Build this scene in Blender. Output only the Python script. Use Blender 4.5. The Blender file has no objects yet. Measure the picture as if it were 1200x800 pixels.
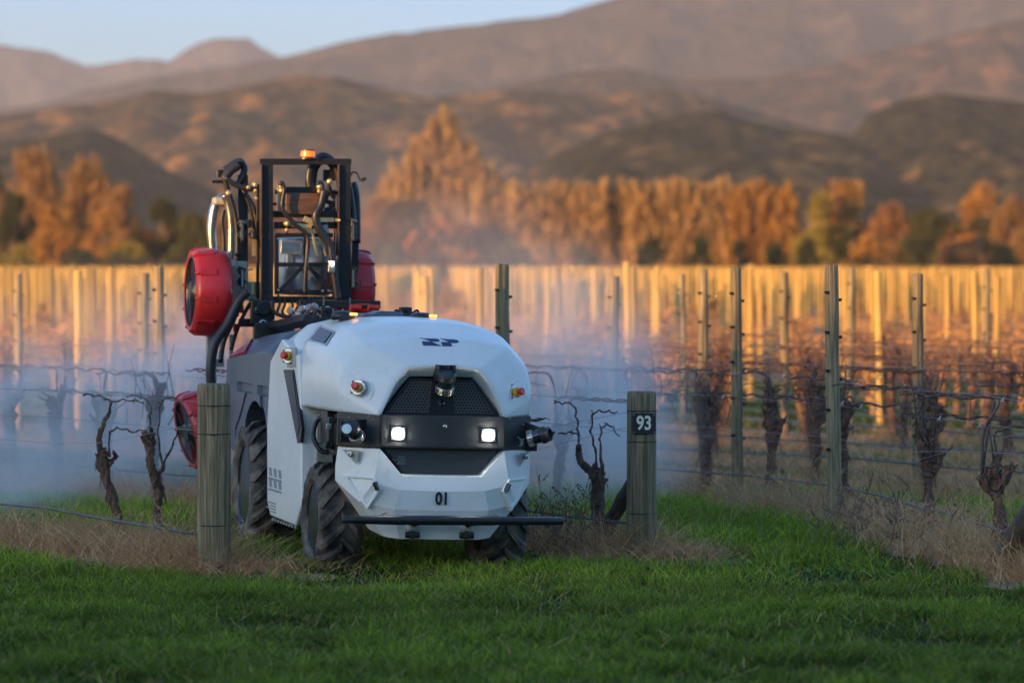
import bpy, bmesh, math, random
import numpy as np
from mathutils import Vector, Matrix, Euler, noise as mnoise
random.seed(7); rng = np.random.default_rng(7)
R = math.radians
scn = bpy.context.scene
COL = scn.collection
# ------------------------------------------------------------ camera, sky, sun, exposure
CAM_H = 1.9; FPX = 4500.0; PITCH = math.atan(88/4500)
cd = bpy.data.cameras.new('camera'); cam = bpy.data.objects.new('camera', cd); COL.objects.link(cam)
cam.location = (0, 0, CAM_H); cam.rotation_euler = (R(90)-PITCH, 0, 0)
cd.lens = 135; cd.sensor_width = 36; cd.clip_end = 60000; cd.clip_start = .5
cd.dof.use_dof = True; cd.dof.focus_distance = 24.2; cd.dof.aperture_fstop = 2.25
scn.camera = cam
SUN_EL = R(5.6); SUN_AZ = R(228)      # azimuth clockwise from +Y: light comes from the left and behind
w = bpy.data.worlds.new('World'); scn.world = w; w.use_nodes = True
nt = w.node_tree; bg = nt.nodes['Background']
sky = nt.nodes.new('ShaderNodeTexSky'); sky.sky_type = 'NISHITA'; sky.sun_disc = False
sky.sun_elevation = SUN_EL; sky.sun_rotation = SUN_AZ; sky.ozone_density = 3.6; sky.dust_density = .6; sky.air_density = 1.0
wb = nt.nodes.new('ShaderNodeMix'); wb.data_type = 'RGBA'; wb.blend_type = 'MULTIPLY'; wb.inputs[0].default_value = 1; wb.inputs[7].default_value = (1.07, .985, .93, 1)
nt.links.new(sky.outputs[0], wb.inputs[6]); # evening sky away from the sun: the horizon on that side is darker and bluer (the earth's own shadow), with faint cloud streaks
def WN(t, **k):
    n = nt.nodes.new(t)
    for a_, b_ in k.items(): setattr(n, a_, b_)
    return n
geo = WN('ShaderNodeTexCoord'); sep = WN('ShaderNodeSeparateXYZ'); nt.links.new(geo.outputs['Generated'], sep.inputs[0])
dt = WN('ShaderNodeVectorMath', operation='DOT_PRODUCT'); nt.links.new(geo.outputs['Generated'], dt.inputs[0]); dt.inputs[1].default_value = (math.sin(SUN_AZ), math.cos(SUN_AZ), 0)
m1 = WN('ShaderNodeMapRange'); m1.interpolation_type = 'SMOOTHSTEP'; nt.links.new(dt.outputs['Value'], m1.inputs[0]); m1.inputs[1].default_value = .35; m1.inputs[2].default_value = -.45
m2_ = WN('ShaderNodeMapRange'); m2_.interpolation_type = 'SMOOTHSTEP'; nt.links.new(sep.outputs[2], m2_.inputs[0]); m2_.inputs[1].default_value = .45; m2_.inputs[2].default_value = .05
mm = WN('ShaderNodeMath', operation='MULTIPLY'); nt.links.new(m1.outputs[0], mm.inputs[0]); nt.links.new(m2_.outputs[0], mm.inputs[1])
es = WN('ShaderNodeMix', data_type='RGBA', blend_type='MULTIPLY'); nt.links.new(mm.outputs[0], es.inputs[0]); nt.links.new(wb.outputs[2], es.inputs[6]); es.inputs[7].default_value = (.35, .53, .88, 1)
cl = WN('ShaderNodeTexNoise'); cl.inputs['Scale'].default_value = 9; cl.inputs['Detail'].default_value = 5; mpp = WN('ShaderNodeMapping'); mpp.inputs['Scale'].default_value = (1, 1, 3.5)
nt.links.new(geo.outputs['Generated'], mpp.inputs[0]); nt.links.new(mpp.outputs[0], cl.inputs[0])
cr0 = WN('ShaderNodeMapRange'); nt.links.new(cl.outputs[0], cr0.inputs[0]); cr0.inputs[1].default_value = .5; cr0.inputs[2].default_value = .75; cr0.inputs[4].default_value = .45
cm_ = WN('ShaderNodeMix', data_type='RGBA', blend_type='MULTIPLY'); nt.links.new(cr0.outputs[0], cm_.inputs[0]); nt.links.new(es.outputs[2], cm_.inputs[6]); cm_.inputs[7].default_value = (1.25, 1.0, .95, 1)
nt.links.new(cm_.outputs[2], bg.inputs[0]); bg.inputs[1].default_value = 0.15
sd = bpy.data.lights.new('sun', 'SUN'); sun = bpy.data.objects.new('sun', sd); COL.objects.link(sun)
sd.energy = 2.15; sd.angle = R(.45); sd.color = (1, .53, .17)
sv = Vector((math.sin(SUN_AZ)*math.cos(SUN_EL), math.cos(SUN_AZ)*math.cos(SUN_EL), math.sin(SUN_EL)))
sun.rotation_euler = sv.to_track_quat('Z', 'Y').to_euler()
scn.view_settings.view_transform = 'Standard'; scn.view_settings.look = 'None'
scn.view_settings.exposure = 2.08; scn.view_settings.gamma = 1
scn.cycles.use_denoising = True
scn.cycles.volume_bounces = 1; scn.cycles.max_bounces = 8; scn.cycles.transparent_max_bounces = 8
scn.cycles.volume_step_rate = 1.0; scn.cycles.volume_max_steps = 64
# ------------------------------------------------------------ materials
def NN(m, t, **k):
    n = m.node_tree.nodes.new(t)
    for a, b in k.items(): setattr(n, a, b)
    return n
def mat(name, col, rough=.6, metal=0, col2=None, scale=8, detail=5, contrast=(.35, .65), bump=0, bscale=None, stretch=None,
        spec=.5, emit=None, estr=0, coat=0, attr=None, coords='Object', bdist=.01, dirt=None):
    m = bpy.data.materials.new(name); m.use_nodes = True
    nt = m.node_tree; p = nt.nodes['Principled BSDF']; L = nt.links.new
    p.inputs['Base Color'].default_value = (*col, 1); p.inputs['Roughness'].default_value = rough
    p.inputs['Metallic'].default_value = metal; p.inputs['Specular IOR Level'].default_value = spec
    p.inputs['Coat Weight'].default_value = coat
    if emit: p.inputs['Emission Color'].default_value = (*emit, 1); p.inputs['Emission Strength'].default_value = estr
    vec = None
    if col2 or bump or dirt:
        tc = NN(m, 'ShaderNodeTexCoord'); mp = NN(m, 'ShaderNodeMapping')
        L(tc.outputs[coords], mp.inputs[0]); vec = mp.outputs[0]
        if stretch: mp.inputs['Scale'].default_value = stretch
    cur = None
    if col2:
        n = NN(m, 'ShaderNodeTexNoise'); n.inputs['Scale'].default_value = scale; n.inputs['Detail'].default_value = detail
        L(vec, n.inputs[0])
        r = NN(m, 'ShaderNodeValToRGB'); r.color_ramp.elements[0].position = contrast[0]; r.color_ramp.elements[1].position = contrast[1]
        r.color_ramp.elements[0].color = (*col, 1); r.color_ramp.elements[1].color = (*col2, 1)
        L(n.outputs[0], r.inputs[0]); cur = r.outputs[0]
    if dirt:      # (colour, scale, threshold, amount)
        n = NN(m, 'ShaderNodeTexNoise'); n.inputs['Scale'].default_value = dirt[1]; n.inputs['Detail'].default_value = 8
        n.inputs['Roughness'].default_value = .7
        L(vec, n.inputs[0]); r = NN(m, 'ShaderNodeMapRange'); r.inputs[1].default_value = dirt[2]; r.inputs[2].default_value = dirt[2]+.2
        r.inputs[4].default_value = dirt[3]; L(n.outputs[0], r.inputs[0])
        mx = NN(m, 'ShaderNodeMix', data_type='RGBA'); L(r.outputs[0], mx.inputs[0])
        if cur: L(cur, mx.inputs[6])
        else: mx.inputs[6].default_value = (*col, 1)
        mx.inputs[7].default_value = (*dirt[0], 1); cur = mx.outputs[2]
    if attr:
        a = NN(m, 'ShaderNodeAttribute'); a.attribute_name = attr
        if cur:
            mx = NN(m, 'ShaderNodeMix', data_type='RGBA', blend_type='MULTIPLY'); mx.inputs[0].default_value = 1
            L(cur, mx.inputs[6]); L(a.outputs[0], mx.inputs[7]); cur = mx.outputs[2]
        else: cur = a.outputs[0]
    if cur: L(cur, p.inputs['Base Color'])
    if bump:
        n = NN(m, 'ShaderNodeTexNoise'); n.inputs['Scale'].default_value = bscale or scale*3; n.inputs['Detail'].default_value = 6
        L(vec, n.inputs[0]); b = NN(m, 'ShaderNodeBump'); b.inputs['Strength'].default_value = bump; b.inputs['Distance'].default_value = bdist
        L(n.outputs[0], b.inputs['Height']); L(b.outputs[0], p.inputs['Normal'])
    return m
M = {}
M['white'] = mat('white_paint', (.82, .81, .77), .33, col2=(.76, .75, .70), scale=2.5, coat=.15, dirt=((.42, .37, .29), 11, .56, .42))
M['grey'] = mat('grey_paint', (.095, .12, .155), .40, col2=(.08, .10, .13), scale=3, dirt=((.27, .27, .27), 7, .58, .35))
M['black'] = mat('black_paint', (.018, .019, .021), .38, dirt=((.12, .10, .08), 14, .55, .45), bump=.1, bscale=60)
M['band'] = mat('band_coating', (.034, .035, .037), .42, dirt=((.14, .12, .1), 22, .55, .45), bump=.1, bscale=60)
M['blackmetal'] = mat('black_powder_coat', (.024, .024, .027), .32, metal=.3, dirt=((.13, .10, .07), 12, .55, .35))
M['rubber'] = mat('tyre_rubber', (.028, .026, .025), .75, col2=(.23, .175, .13), scale=7, contrast=(.38, .66), bump=.5, bscale=40)
M['hose'] = mat('rubber_hose', (.02, .021, .025), .38, dirt=((.12, .1, .08), 20, .55, .3))
M['steel'] = mat('brushed_steel', (.52, .51, .49), .28, metal=.95, col2=(.40, .39, .37), scale=12, bump=.15, bscale=20)
M['alu'] = mat('silver_tank', (.55, .56, .57), .36, metal=.7, col2=(.42, .43, .45), scale=5)
M['galv'] = mat('galvanised', (.42, .43, .43), .45, metal=.6, col2=(.3, .31, .31), scale=15)
M['tan'] = mat('beige_housing', (.42, .40, .34), .5, dirt=((.2, .17, .12), 12, .5, .5))
M['red'] = mat('red_plastic', (.50, .022, .028), .36, col2=(.40, .018, .022), scale=4, dirt=((.28, .16, .12), 9, .58, .4))
M['redlens'] = mat('red_knob', (.7, .03, .02), .3)
M['yellow'] = mat('yellow_ring', (.75, .45, .02), .4)
M['amber'] = mat('amber_lens', (.9, .22, .02), .25, emit=(1, .13, .01), estr=.28)
M['amberlit'] = mat('lit_amber_led', (.9, .3, .05), .25, emit=(1, .38, .05), estr=1.1)
M['led'] = mat('lit_white_led', (1, 1, 1), .3, emit=(1, .97, .86), estr=55)
M['led2'] = mat('lit_work_led', (1, 1, 1), .3, emit=(.9, .95, 1), estr=120)
M['glass'] = mat('dark_glass', (.012, .016, .022), .06, coat=1)
M['screen'] = mat('navy_screen', (.012, .022, .055), .35)
M['lattice'] = mat('grille_lattice', (.11, .11, .112), .5, dirt=((.16, .13, .1), 14, .55, .4))
M['rim'] = mat('rim_enamel', (.012, .014, .022), .25, dirt=((.10, .08, .06), 16, .60, .35))
M['navy'] = mat('navy_print', (.02, .045, .13), .4)
M['ink'] = mat('black_print', (.012, .012, .014), .45)
M['wood_box'] = mat('wood_grain_box', (.16, .085, .045), .45, col2=(.09, .045, .025), scale=6, stretch=(1, 1, 9))
M['post'] = mat('weathered_wood', (.44, .325, .18), .85, col2=(.17, .125, .07), scale=5, stretch=(12, 12, .55), bump=1, bscale=9, bdist=.02,
                dirt=((.13, .175, .07), 3, .48, .6), contrast=(.34, .62))
M['postfar'] = mat('sunlit_gold_wood', (.62, .41, .12), .8, col2=(.42, .26, .07), scale=3, stretch=(6, 6, .7), contrast=(.3, .7))  # gold of the low sun put into the colour of the far posts
M['postdark'] = mat('mossy_wood', (.11, .085, .055), .85, col2=(.05, .045, .035), scale=6, stretch=(6, 6, 1), bump=.6)
M['bark'] = mat('vine_bark', (.25, .135, .085), .9, col2=(.075, .042, .03), scale=14, stretch=(4, 4, 1), bump=1, bscale=30, contrast=(.3, .7), bdist=.02)
M['cane'] = mat('vine_cane', (.15, .085, .065), .7, col2=(.05, .03, .025), scale=20, bump=.4)
M['farvine'] = mat('russet_vine', (.37, .19, .065), .85, col2=(.22, .105, .045), scale=3)
M['wire'] = mat('galvanised_wire', (.32, .33, .36), .5, metal=.5)
M['drip'] = mat('irrigation_tube', (.10, .125, .16), .45, col2=(.06, .075, .10), scale=6)
M['clip'] = mat('dark_clip', (.018, .015, .013), .6)
M['tie'] = mat('pale_tie', (.55, .5, .42), .6)
M['grass'] = mat('grass_blades', (1, 1, 1), .55, attr='tint', spec=.25)
M['straw'] = mat('dead_straw', (1, 1, 1), .7, attr='tint', spec=.2)
for k_, f_ in (('grass', .45), ('straw', .25)):      # thin blades let some light through
    m_ = M[k_]; p_ = m_.node_tree.nodes['Principled BSDF']; a_ = [n for n in m_.node_tree.nodes if n.type == 'ATTRIBUTE'][0]
    t_ = NN(m_, 'ShaderNodeBsdfTranslucent'); x_ = NN(m_, 'ShaderNodeMixShader'); x_.inputs[0].default_value = f_
    m_.node_tree.links.new(a_.outputs[0], t_.inputs[0]); m_.node_tree.links.new(p_.outputs[0], x_.inputs[1]); m_.node_tree.links.new(t_.outputs[0], x_.inputs[2])
    m_.node_tree.links.new(x_.outputs[0], m_.node_tree.nodes['Material Output'].inputs['Surface'])
def vary(m, lo, hi):
    "each object its own brightness of weathering"
    nt = m.node_tree; p = nt.nodes['Principled BSDF']; src = p.inputs['Base Color'].links[0].from_socket
    oi = NN(m, 'ShaderNodeObjectInfo'); mr = NN(m, 'ShaderNodeMapRange'); mr.inputs[3].default_value = lo; mr.inputs[4].default_value = hi
    mx = NN(m, 'ShaderNodeVectorMath', operation='SCALE'); nt.links.new(oi.outputs['Random'], mr.inputs[0]); nt.links.new(src, mx.inputs[0]); nt.links.new(mr.outputs[0], mx.inputs['Scale']); nt.links.new(mx.outputs[0], p.inputs['Base Color'])
vary(M['postfar'], .5, 1.15); vary(M['farvine'], .6, 1.3); vary(M['post'], .8, 1.15); vary(M['bark'], .75, 1.25)
# ------------------------------------------------------------ object helpers
def tag(o, label=None, cat=None, group=None, kind=None):
    if label: o['label'] = label
    if cat: o['category'] = cat
    if group: o['group'] = group
    if kind: o['kind'] = kind
    return o
def empty(name, loc=(0, 0, 0), rot=(0, 0, 0)):
    o = bpy.data.objects.new(name, None); COL.objects.link(o); o.location = loc; o.rotation_euler = rot
    o.empty_display_size = .2
    return o
def link(name, me, m=None, parent=None, smooth=False, bevel=0, seg=2, ang=30):
    o = bpy.data.objects.new(name, me); COL.objects.link(o)
    if m is not None:
        me.materials.clear()
        me.materials.append(M[m] if isinstance(m, str) else m)
    if parent: o.parent = parent
    if smooth: me.polygons.foreach_set('use_smooth', [True]*len(me.polygons))
    if bevel:
        b = o.modifiers.new('bevel', 'BEVEL'); b.width = bevel; b.segments = seg; b.limit_method = 'ANGLE'; b.angle_limit = R(ang)
        b.harden_normals = True
        me.polygons.foreach_set('use_smooth', [True]*len(me.polygons))
    return o
class MB:
    def __init__(s): s.v = []; s.f = []
    def add(s, vs, fs):
        b = len(s.v); s.v += [tuple(v) for v in vs]; s.f += [tuple(i+b for i in f) for f in fs]; return s
    def box(s, c, size, rot=None, taper=1):
        x, y, z = (a/2 for a in size)
        vs = [Vector((i*x*(taper if k > 0 else 1), j*y*(taper if k > 0 else 1), k*z)) for k in (-1, 1) for j in (-1, 1) for i in (-1, 1)]
        if rot is not None:
            q = rot if isinstance(rot, Matrix) else Euler(rot).to_matrix()
            vs = [q @ v for v in vs]
        return s.add([v+Vector(c) for v in vs], [(0, 2, 3, 1), (4, 5, 7, 6), (0, 1, 5, 4), (2, 6, 7, 3), (0, 4, 6, 2), (1, 3, 7, 5)])
    def bar(s, a, b, wx, wy, up=(0, 0, 1)):
        a = Vector(a); b = Vector(b); d = (b-a); L = d.length; d.normalize()
        u = Vector(up)
        if abs(d.dot(u)) > .95: u = Vector((0, 1, 0))
        x = d.cross(u).normalized(); y = x.cross(d).normalized()
        q = Matrix((x, y, d)).transposed()
        return s.box((a+b)/2, (wx, wy, L), q)
    def tube(s, pts, r, n=8, cap=True, twist=0):
        pts = [Vector(p) for p in pts]; m = len(pts)
        rs = r if hasattr(r, '__len__') else [r]*m
        t0 = (pts[1]-pts[0]).normalized()
        nrm = t0.orthogonal().normalized(); vs = []; prev = t0
        for i, p in enumerate(pts):
            t = (pts[min(i+1, m-1)]-pts[max(i-1, 0)])
            t = t.normalized() if t.length > 1e-9 else prev
            q = prev.rotation_difference(t); nrm = q @ nrm; nrm = (nrm-t*nrm.dot(t)).normalized(); prev = t
            bn = t.cross(nrm)
            for k in range(n):
                a = 2*math.pi*k/n + twist*i
                vs.append(p+(nrm*math.cos(a)+bn*math.sin(a))*rs[i])
        fs = [(i*n+k, i*n+(k+1) % n, (i+1)*n+(k+1) % n, (i+1)*n+k) for i in range(m-1) for k in range(n)]
        if cap: fs += [tuple(range(n-1, -1, -1)), tuple((m-1)*n+k for k in range(n))]
        return s.add(vs, fs)
    def cyl(s, a, b, r, n=16, r2=None): return s.tube([a, b], [r, r if r2 is None else r2], n)
    def lathe(s, prof, n, o=(0, 0, 0), axis=(0, 0, 1), closed=False):
        """prof: (radius, along) pairs about axis"""
        ax = Vector(axis).normalized(); u = ax.orthogonal().normalized(); v = ax.cross(u); o = Vector(o); vs = []
        for r, h in prof:
            for k in range(n):
                a = 2*math.pi*k/n; vs.append(o+ax*h+(u*math.cos(a)+v*math.sin(a))*r)
        m = len(prof); fs = []
        for i in range(m if closed else m-1):
            j = (i+1) % m
            fs += [(i*n+k, i*n+(k+1) % n, j*n+(k+1) % n, j*n+k) for k in range(n)]
        if not closed: fs += [tuple(range(n-1, -1, -1)), tuple((m-1)*n+k for k in range(n))]
        return s.add(vs, fs)
    def prism(s, poly, off):
        n = len(poly); a = [Vector(p) for p in poly]; b = [p+Vector(off) for p in a]
        return s.add(a+b, [tuple(range(n-1, -1, -1)), tuple(range(n, 2*n))]+[(i, (i+1) % n, n+(i+1) % n, n+i) for i in range(n)])
    def mesh(s, name):
        me = bpy.data.meshes.new(name); me.from_pydata(s.v, [], s.f); me.update()
        bm = bmesh.new(); bm.from_mesh(me); bmesh.ops.recalc_face_normals(bm, faces=bm.faces); bm.to_mesh(me); bm.free()
        return me
    def build(s, name, m, parent=None, **k): return link(name, s.mesh(name), m, parent, **k)
def boolean(o, cut, op='DIFFERENCE'):
    c = bpy.data.objects.new('cutter', cut.mesh('cutter')); COL.objects.link(c); bpy.context.view_layer.update(); c.matrix_world = o.matrix_world
    mo = o.modifiers.new('b', 'BOOLEAN'); mo.operation = op; mo.solver = 'EXACT'; mo.object = c
    while o.modifiers[0] != mo: o.modifiers.move(len(o.modifiers)-1, 0)
    others = [x for x in o.modifiers if x != mo]
    for x in others: x.show_viewport = False
    bpy.context.view_layer.update()
    dg = bpy.context.evaluated_depsgraph_get()
    me = bpy.data.meshes.new_from_object(o.evaluated_get(dg))
    o.modifiers.remove(mo)
    for x in others: x.show_viewport = True
    o.data = me; bpy.data.objects.remove(c)
def fast_mesh(name, v, f, tint=None, mat_=None):
    """v (N,3), f (M,k) numpy"""
    me = bpy.data.meshes.new(name); k = f.shape[1]
    me.vertices.add(len(v)); me.vertices.foreach_set('co', v.astype(np.float32).ravel())
    me.loops.add(f.size); me.loops.foreach_set('vertex_index', f.astype(np.int32).ravel())
    me.polygons.add(len(f)); me.polygons.foreach_set('loop_start', np.arange(0, f.size, k, dtype=np.int32))
    me.polygons.foreach_set('loop_total', np.full(len(f), k, dtype=np.int32))
    me.update(calc_edges=True)
    if tint is not None:
        a = me.color_attributes.new('tint', 'FLOAT_COLOR', 'POINT')
        a.data.foreach_set('color', np.concatenate([tint, np.ones((len(tint), 1))], 1).astype(np.float32).ravel())
    return me
def vnoise(x, y, seed=0):
    """value noise, numpy"""
    xi = np.floor(x).astype(np.int64); yi = np.floor(y).astype(np.int64); fx = x-xi; fy = y-yi
    fx = fx*fx*(3-2*fx); fy = fy*fy*(3-2*fy)
    def h(a, b):
        n = (a*374761393+b*668265263+seed*1442695041) & 0xffffffff
        n = ((n ^ (n >> 13))*1274126177) & 0xffffffff
        return ((n ^ (n >> 16)) & 0xffff)/65535.0
    return (h(xi, yi)*(1-fx)+h(xi+1, yi)*fx)*(1-fy)+(h(xi, yi+1)*(1-fx)+h(xi+1, yi+1)*fx)*fy
def fbm(x, y, oct=5, seed=0, ridged=False):
    t = 0; a = .5; s = 0
    for i in range(oct):
        n = vnoise(x*2**i, y*2**i, seed+i*17)
        if ridged: n = 1-np.abs(2*n-1)
        t = t+a*n; s += a; a *= .5
    return t/s
def copy_tree(o, parent=None, first=True):
    c = o.copy(); COL.objects.link(c)
    if parent: c.parent = parent
    for ch in list(o.children): copy_tree(ch, c)
    return c
def catmull(pts, n=6):
    P = [Vector(p) for p in pts]; P = [P[0]*2-P[1]]+P+[P[-1]*2-P[-2]]; out = []
    for i in range(1, len(P)-2):
        a, b, c, d = P[i-1:i+3]
        for k in range(n):
            t = k/n
            out.append(.5*((2*b)+(c-a)*t+(2*a-5*b+4*c-d)*t*t+(3*b-a-3*c+d)*t**3))
    out.append(P[-2]); return out
def wpt(px, z, h=0):
    "world point seen at column px of the 1200 px wide photograph, at distance z and height h"
    return Vector(((px-600)/FPX*z, z, h))
# ------------------------------------------------------------ terrain
def structure(name, me, m): 
    o = link(name, me, m); o['kind'] = 'structure'; return o
def ground_mat():
    m = bpy.data.materials.new('ground'); m.use_nodes = True; nt = m.node_tree; L = nt.links.new; p = nt.nodes['Principled BSDF']
    p.inputs['Roughness'].default_value = .95; p.inputs['Specular IOR Level'].default_value = .1
    g = NN(m, 'ShaderNodeNewGeometry')
    def noi(s, d=6):
        n = NN(m, 'ShaderNodeTexNoise'); n.inputs['Scale'].default_value = s; n.inputs['Detail'].default_value = d; L(g.outputs['Position'], n.inputs[0]); return n
    n1 = noi(1.2); n2 = noi(14)
    r1 = NN(m, 'ShaderNodeValToRGB'); L(n1.outputs[0], r1.inputs[0]); e = r1.color_ramp.elements
    e[0].position = .35; e[0].color = (.018, .042, .012, 1); e[1].position = .68; e[1].color = (.055, .07, .022, 1)
    r2 = NN(m, 'ShaderNodeValToRGB'); L(n2.outputs[0], r2.inputs[0]); e = r2.color_ramp.elements
    e[0].position = .35; e[0].color = (.25, .25, .25, 1); e[1].position = .7; e[1].color = (1.1, 1.05, 1, 1)
    mx = NN(m, 'ShaderNodeMix', data_type='RGBA', blend_type='MULTIPLY'); mx.inputs[0].default_value = 1
    L(r1.outputs[0], mx.inputs[6]); L(r2.outputs[0], mx.inputs[7])
    # far fields turn to dry grass
    sp = NN(m, 'ShaderNodeSeparateXYZ'); L(g.outputs['Position'], sp.inputs[0])
    mr = NN(m, 'ShaderNodeMapRange'); L(sp.outputs[1], mr.inputs[0]); mr.inputs[1].default_value = 45; mr.inputs[2].default_value = 110
    m2 = NN(m, 'ShaderNodeMix', data_type='RGBA'); L(mr.outputs[0], m2.inputs[0]); L(mx.outputs[2], m2.inputs[6])
    m2.inputs[7].default_value = (.30, .17, .06, 1)
    L(m2.outputs[2], p.inputs['Base Color'])
    b = NN(m, 'ShaderNodeBump'); b.inputs['Strength'].default_value = .8; b.inputs['Distance'].default_value = .05
    L(n2.outputs[0], b.inputs['Height']); L(b.outputs[0], p.inputs['Normal'])
    return m
mb = MB()
xs = [-16000, -400, -60, -12, 0, 12, 60, 400, 16000]; ys = [-3000, -300, -20, 10, 30, 60, 300, 1500, 26000]
vs = [(x, y, 0) for y in ys for x in xs]; n = len(xs)
mb.add(vs, [(j*n+i, j*n+i+1, (j+1)*n+i+1, (j+1)*n+i) for j in range(len(ys)-1) for i in range(n-1)])
structure('ground', mb.mesh('ground'), ground_mat())

def hill(name, prof, z, front, amp, m, seed, nx=260, ny=60, back=.35, spur=1.0):
    """ridge whose crest line stands at distance z; prof = (px, py) silhouette points of the crest"""
    px = np.linspace(-330, 1530, nx); pp = sorted(prof)
    crest = (312-np.interp(px, [p[0] for p in pp], [p[1] for p in pp]))/FPX*z+CAM_H
    X0 = (px-600)/FPX*z
    t = np.concatenate([np.linspace(0, 1, ny), 1+np.linspace(.1, back*2, 8)])
    T, Xg = np.meshgrid(t, X0, indexing='ij'); C = np.tile(crest, (len(t), 1))
    Y = z-front*(1-T)
    base = np.where(T <= 1, np.clip(T, 0, 1)**.85, np.clip(1-(T-1)/back/1.6, 0, 1))
    s = front
    base = np.where(T <= 1, np.clip(T, 0, 1)**1.15, base)
    rid = fbm(Xg/s*5*spur+T*.7, Y/s*2.1, 5, seed, True); rid2 = fbm(Xg/s*11, Y/s*7, 5, seed+2, True); fine = fbm(Xg/s*34, Y/s*22, 3, seed+9)-.5
    tt = np.clip(T, 0, 1); carve = 1+(.75*(rid-.80)+.62*(rid2-.75)+.34*fine)*(1-tt**5)
    Z = C*base*np.maximum(carve, .15)
    Z += C*(fbm(Xg/s*60, T*3, 3, seed+4)-.5)*.014*(T > .8)
    Z[0, :] = -5; Z = np.where(T > 1, np.minimum(Z, C*base), Z); Z = np.maximum(Z, -5)
    v = np.stack([Xg.ravel(), Y.ravel(), Z.ravel()], 1)
    n = len(X0); J, I = np.meshgrid(np.arange(len(t)-1), np.arange(n-1), indexing='ij'); a = (J*n+I).ravel()
    f = np.stack([a, a+1, a+n+1, a+n], 1)
    me = fast_mesh(name, v, f); me.polygons.foreach_set('use_smooth', [True]*len(me.polygons))
    return structure(name, me, m)
def hmat(name, a, b, c, size, th=.55):
    """bush a/b with bare patches c"""
    m = bpy.data.materials.new(name); m.use_nodes = True; nt = m.node_tree; L = nt.links.new; p = nt.nodes['Principled BSDF']
    p.inputs['Roughness'].default_value = 1; p.inputs['Specular IOR Level'].default_value = 0
    g = NN(m, 'ShaderNodeNewGeometry')
    def noi(s, d=6, st=None):
        n = NN(m, 'ShaderNodeTexNoise'); n.inputs['Scale'].default_value = s; n.inputs['Detail'].default_value = d
        if st:
            mp = NN(m, 'ShaderNodeMapping'); mp.inputs['Scale'].default_value = st; L(g.outputs['Position'], mp.inputs[0]); L(mp.outputs[0], n.inputs[0])
        else: L(g.outputs['Position'], n.inputs[0])
        return n
    n1 = noi(26/size, 7); n2 = noi(13/size, 9, (1, 1, 2.0))
    x = NN(m, 'ShaderNodeValToRGB'); L(n1.outputs[0], x.inputs[0]); e = x.color_ramp.elements
    e[0].position = .4; e[0].color = (*a, 1); e[1].position = .62; e[1].color = (*b, 1)
    mr = NN(m, 'ShaderNodeMapRange'); L(n2.outputs[0], mr.inputs[0]); mr.inputs[1].default_value = th; mr.inputs[2].default_value = th+.1
    mx = NN(m, 'ShaderNodeMix', data_type='RGBA'); L(mr.outputs[0], mx.inputs[0]); L(x.outputs[0], mx.inputs[6]); mx.inputs[7].default_value = (*c, 1)
    L(mx.outputs[2], p.inputs['Base Color'])
    bu = NN(m, 'ShaderNodeBump'); bu.inputs['Strength'].default_value = 1; bu.inputs['Distance'].default_value = size*.02
    L(n1.outputs[0], bu.inputs['Height']); L(bu.outputs[0], p.inputs['Normal'])
    return m
hill('mountain', [(-300, 60), (0, 52), (60, 62), (100, 78), (160, 70), (200, 72), (215, 60), (235, 50), (250, 46), (290, 45), (325, 66), (400, 90), (1500, 90)],
     8400, 1500, 1, hmat('far_mountain_rock', (.045, .042, .045), (.065, .055, .055), (.08, .065, .06), 2500), 3)
hill('mountain', [(-300, 150), (0, 128), (60, 120), (100, 106), (200, 88), (330, 68), (400, 50), (450, 42), (550, 30), (640, 20), (700, 4), (740, -8), (900, -28), (1200, -36), (1500, -36)],
     6000, 1600, 1, hmat('mountain_bush', (.018, .016, .014), (.042, .032, .024), (.07, .045, .03), 1200, .52), 11)
hill('hill', [(-300, 240), (300, 230), (440, 160), (560, 112), (610, 98), (680, 84), (730, 80), (800, 93), (900, 92), (960, 76), (1060, 56), (1120, 40), (1200, 22), (1500, -20)],
     4200, 1300, 1, hmat('hill_bush_and_grass', (.018, .015, .01), (.06, .037, .02), (.12, .062, .03), 600, .52), 21)
hill('hill', [(-300, 150), (0, 135), (60, 128), (150, 114), (175, 106), (240, 110), (300, 98), (350, 88), (400, 92), (450, 104), (500, 116), (600, 106), (700, 112), (780, 104), (860, 124), (950, 150), (1050, 170), (1500, 200)],
     2900, 900, 1, hmat('golden_hill', (.018, .018, .009), (.095, .058, .025), (.25, .12, .035), 420, .52), 31)
hill('hill', [(-300, 200), (0, 168), (60, 160), (110, 150), (150, 168), (200, 200), (280, 232), (380, 250), (500, 255), (590, 215), (640, 185), (700, 160), (760, 143), (800, 134), (840, 130), (880, 142), (940, 155), (1000, 160), (1015, 136), (1060, 116), (1100, 110), (1200, 120), (1500, 130)],
     1900, 700, 1, hmat('dark_bush_hill', (.010, .012, .006), (.05, .042, .018), (.13, .08, .03), 260, .57), 47)
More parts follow.
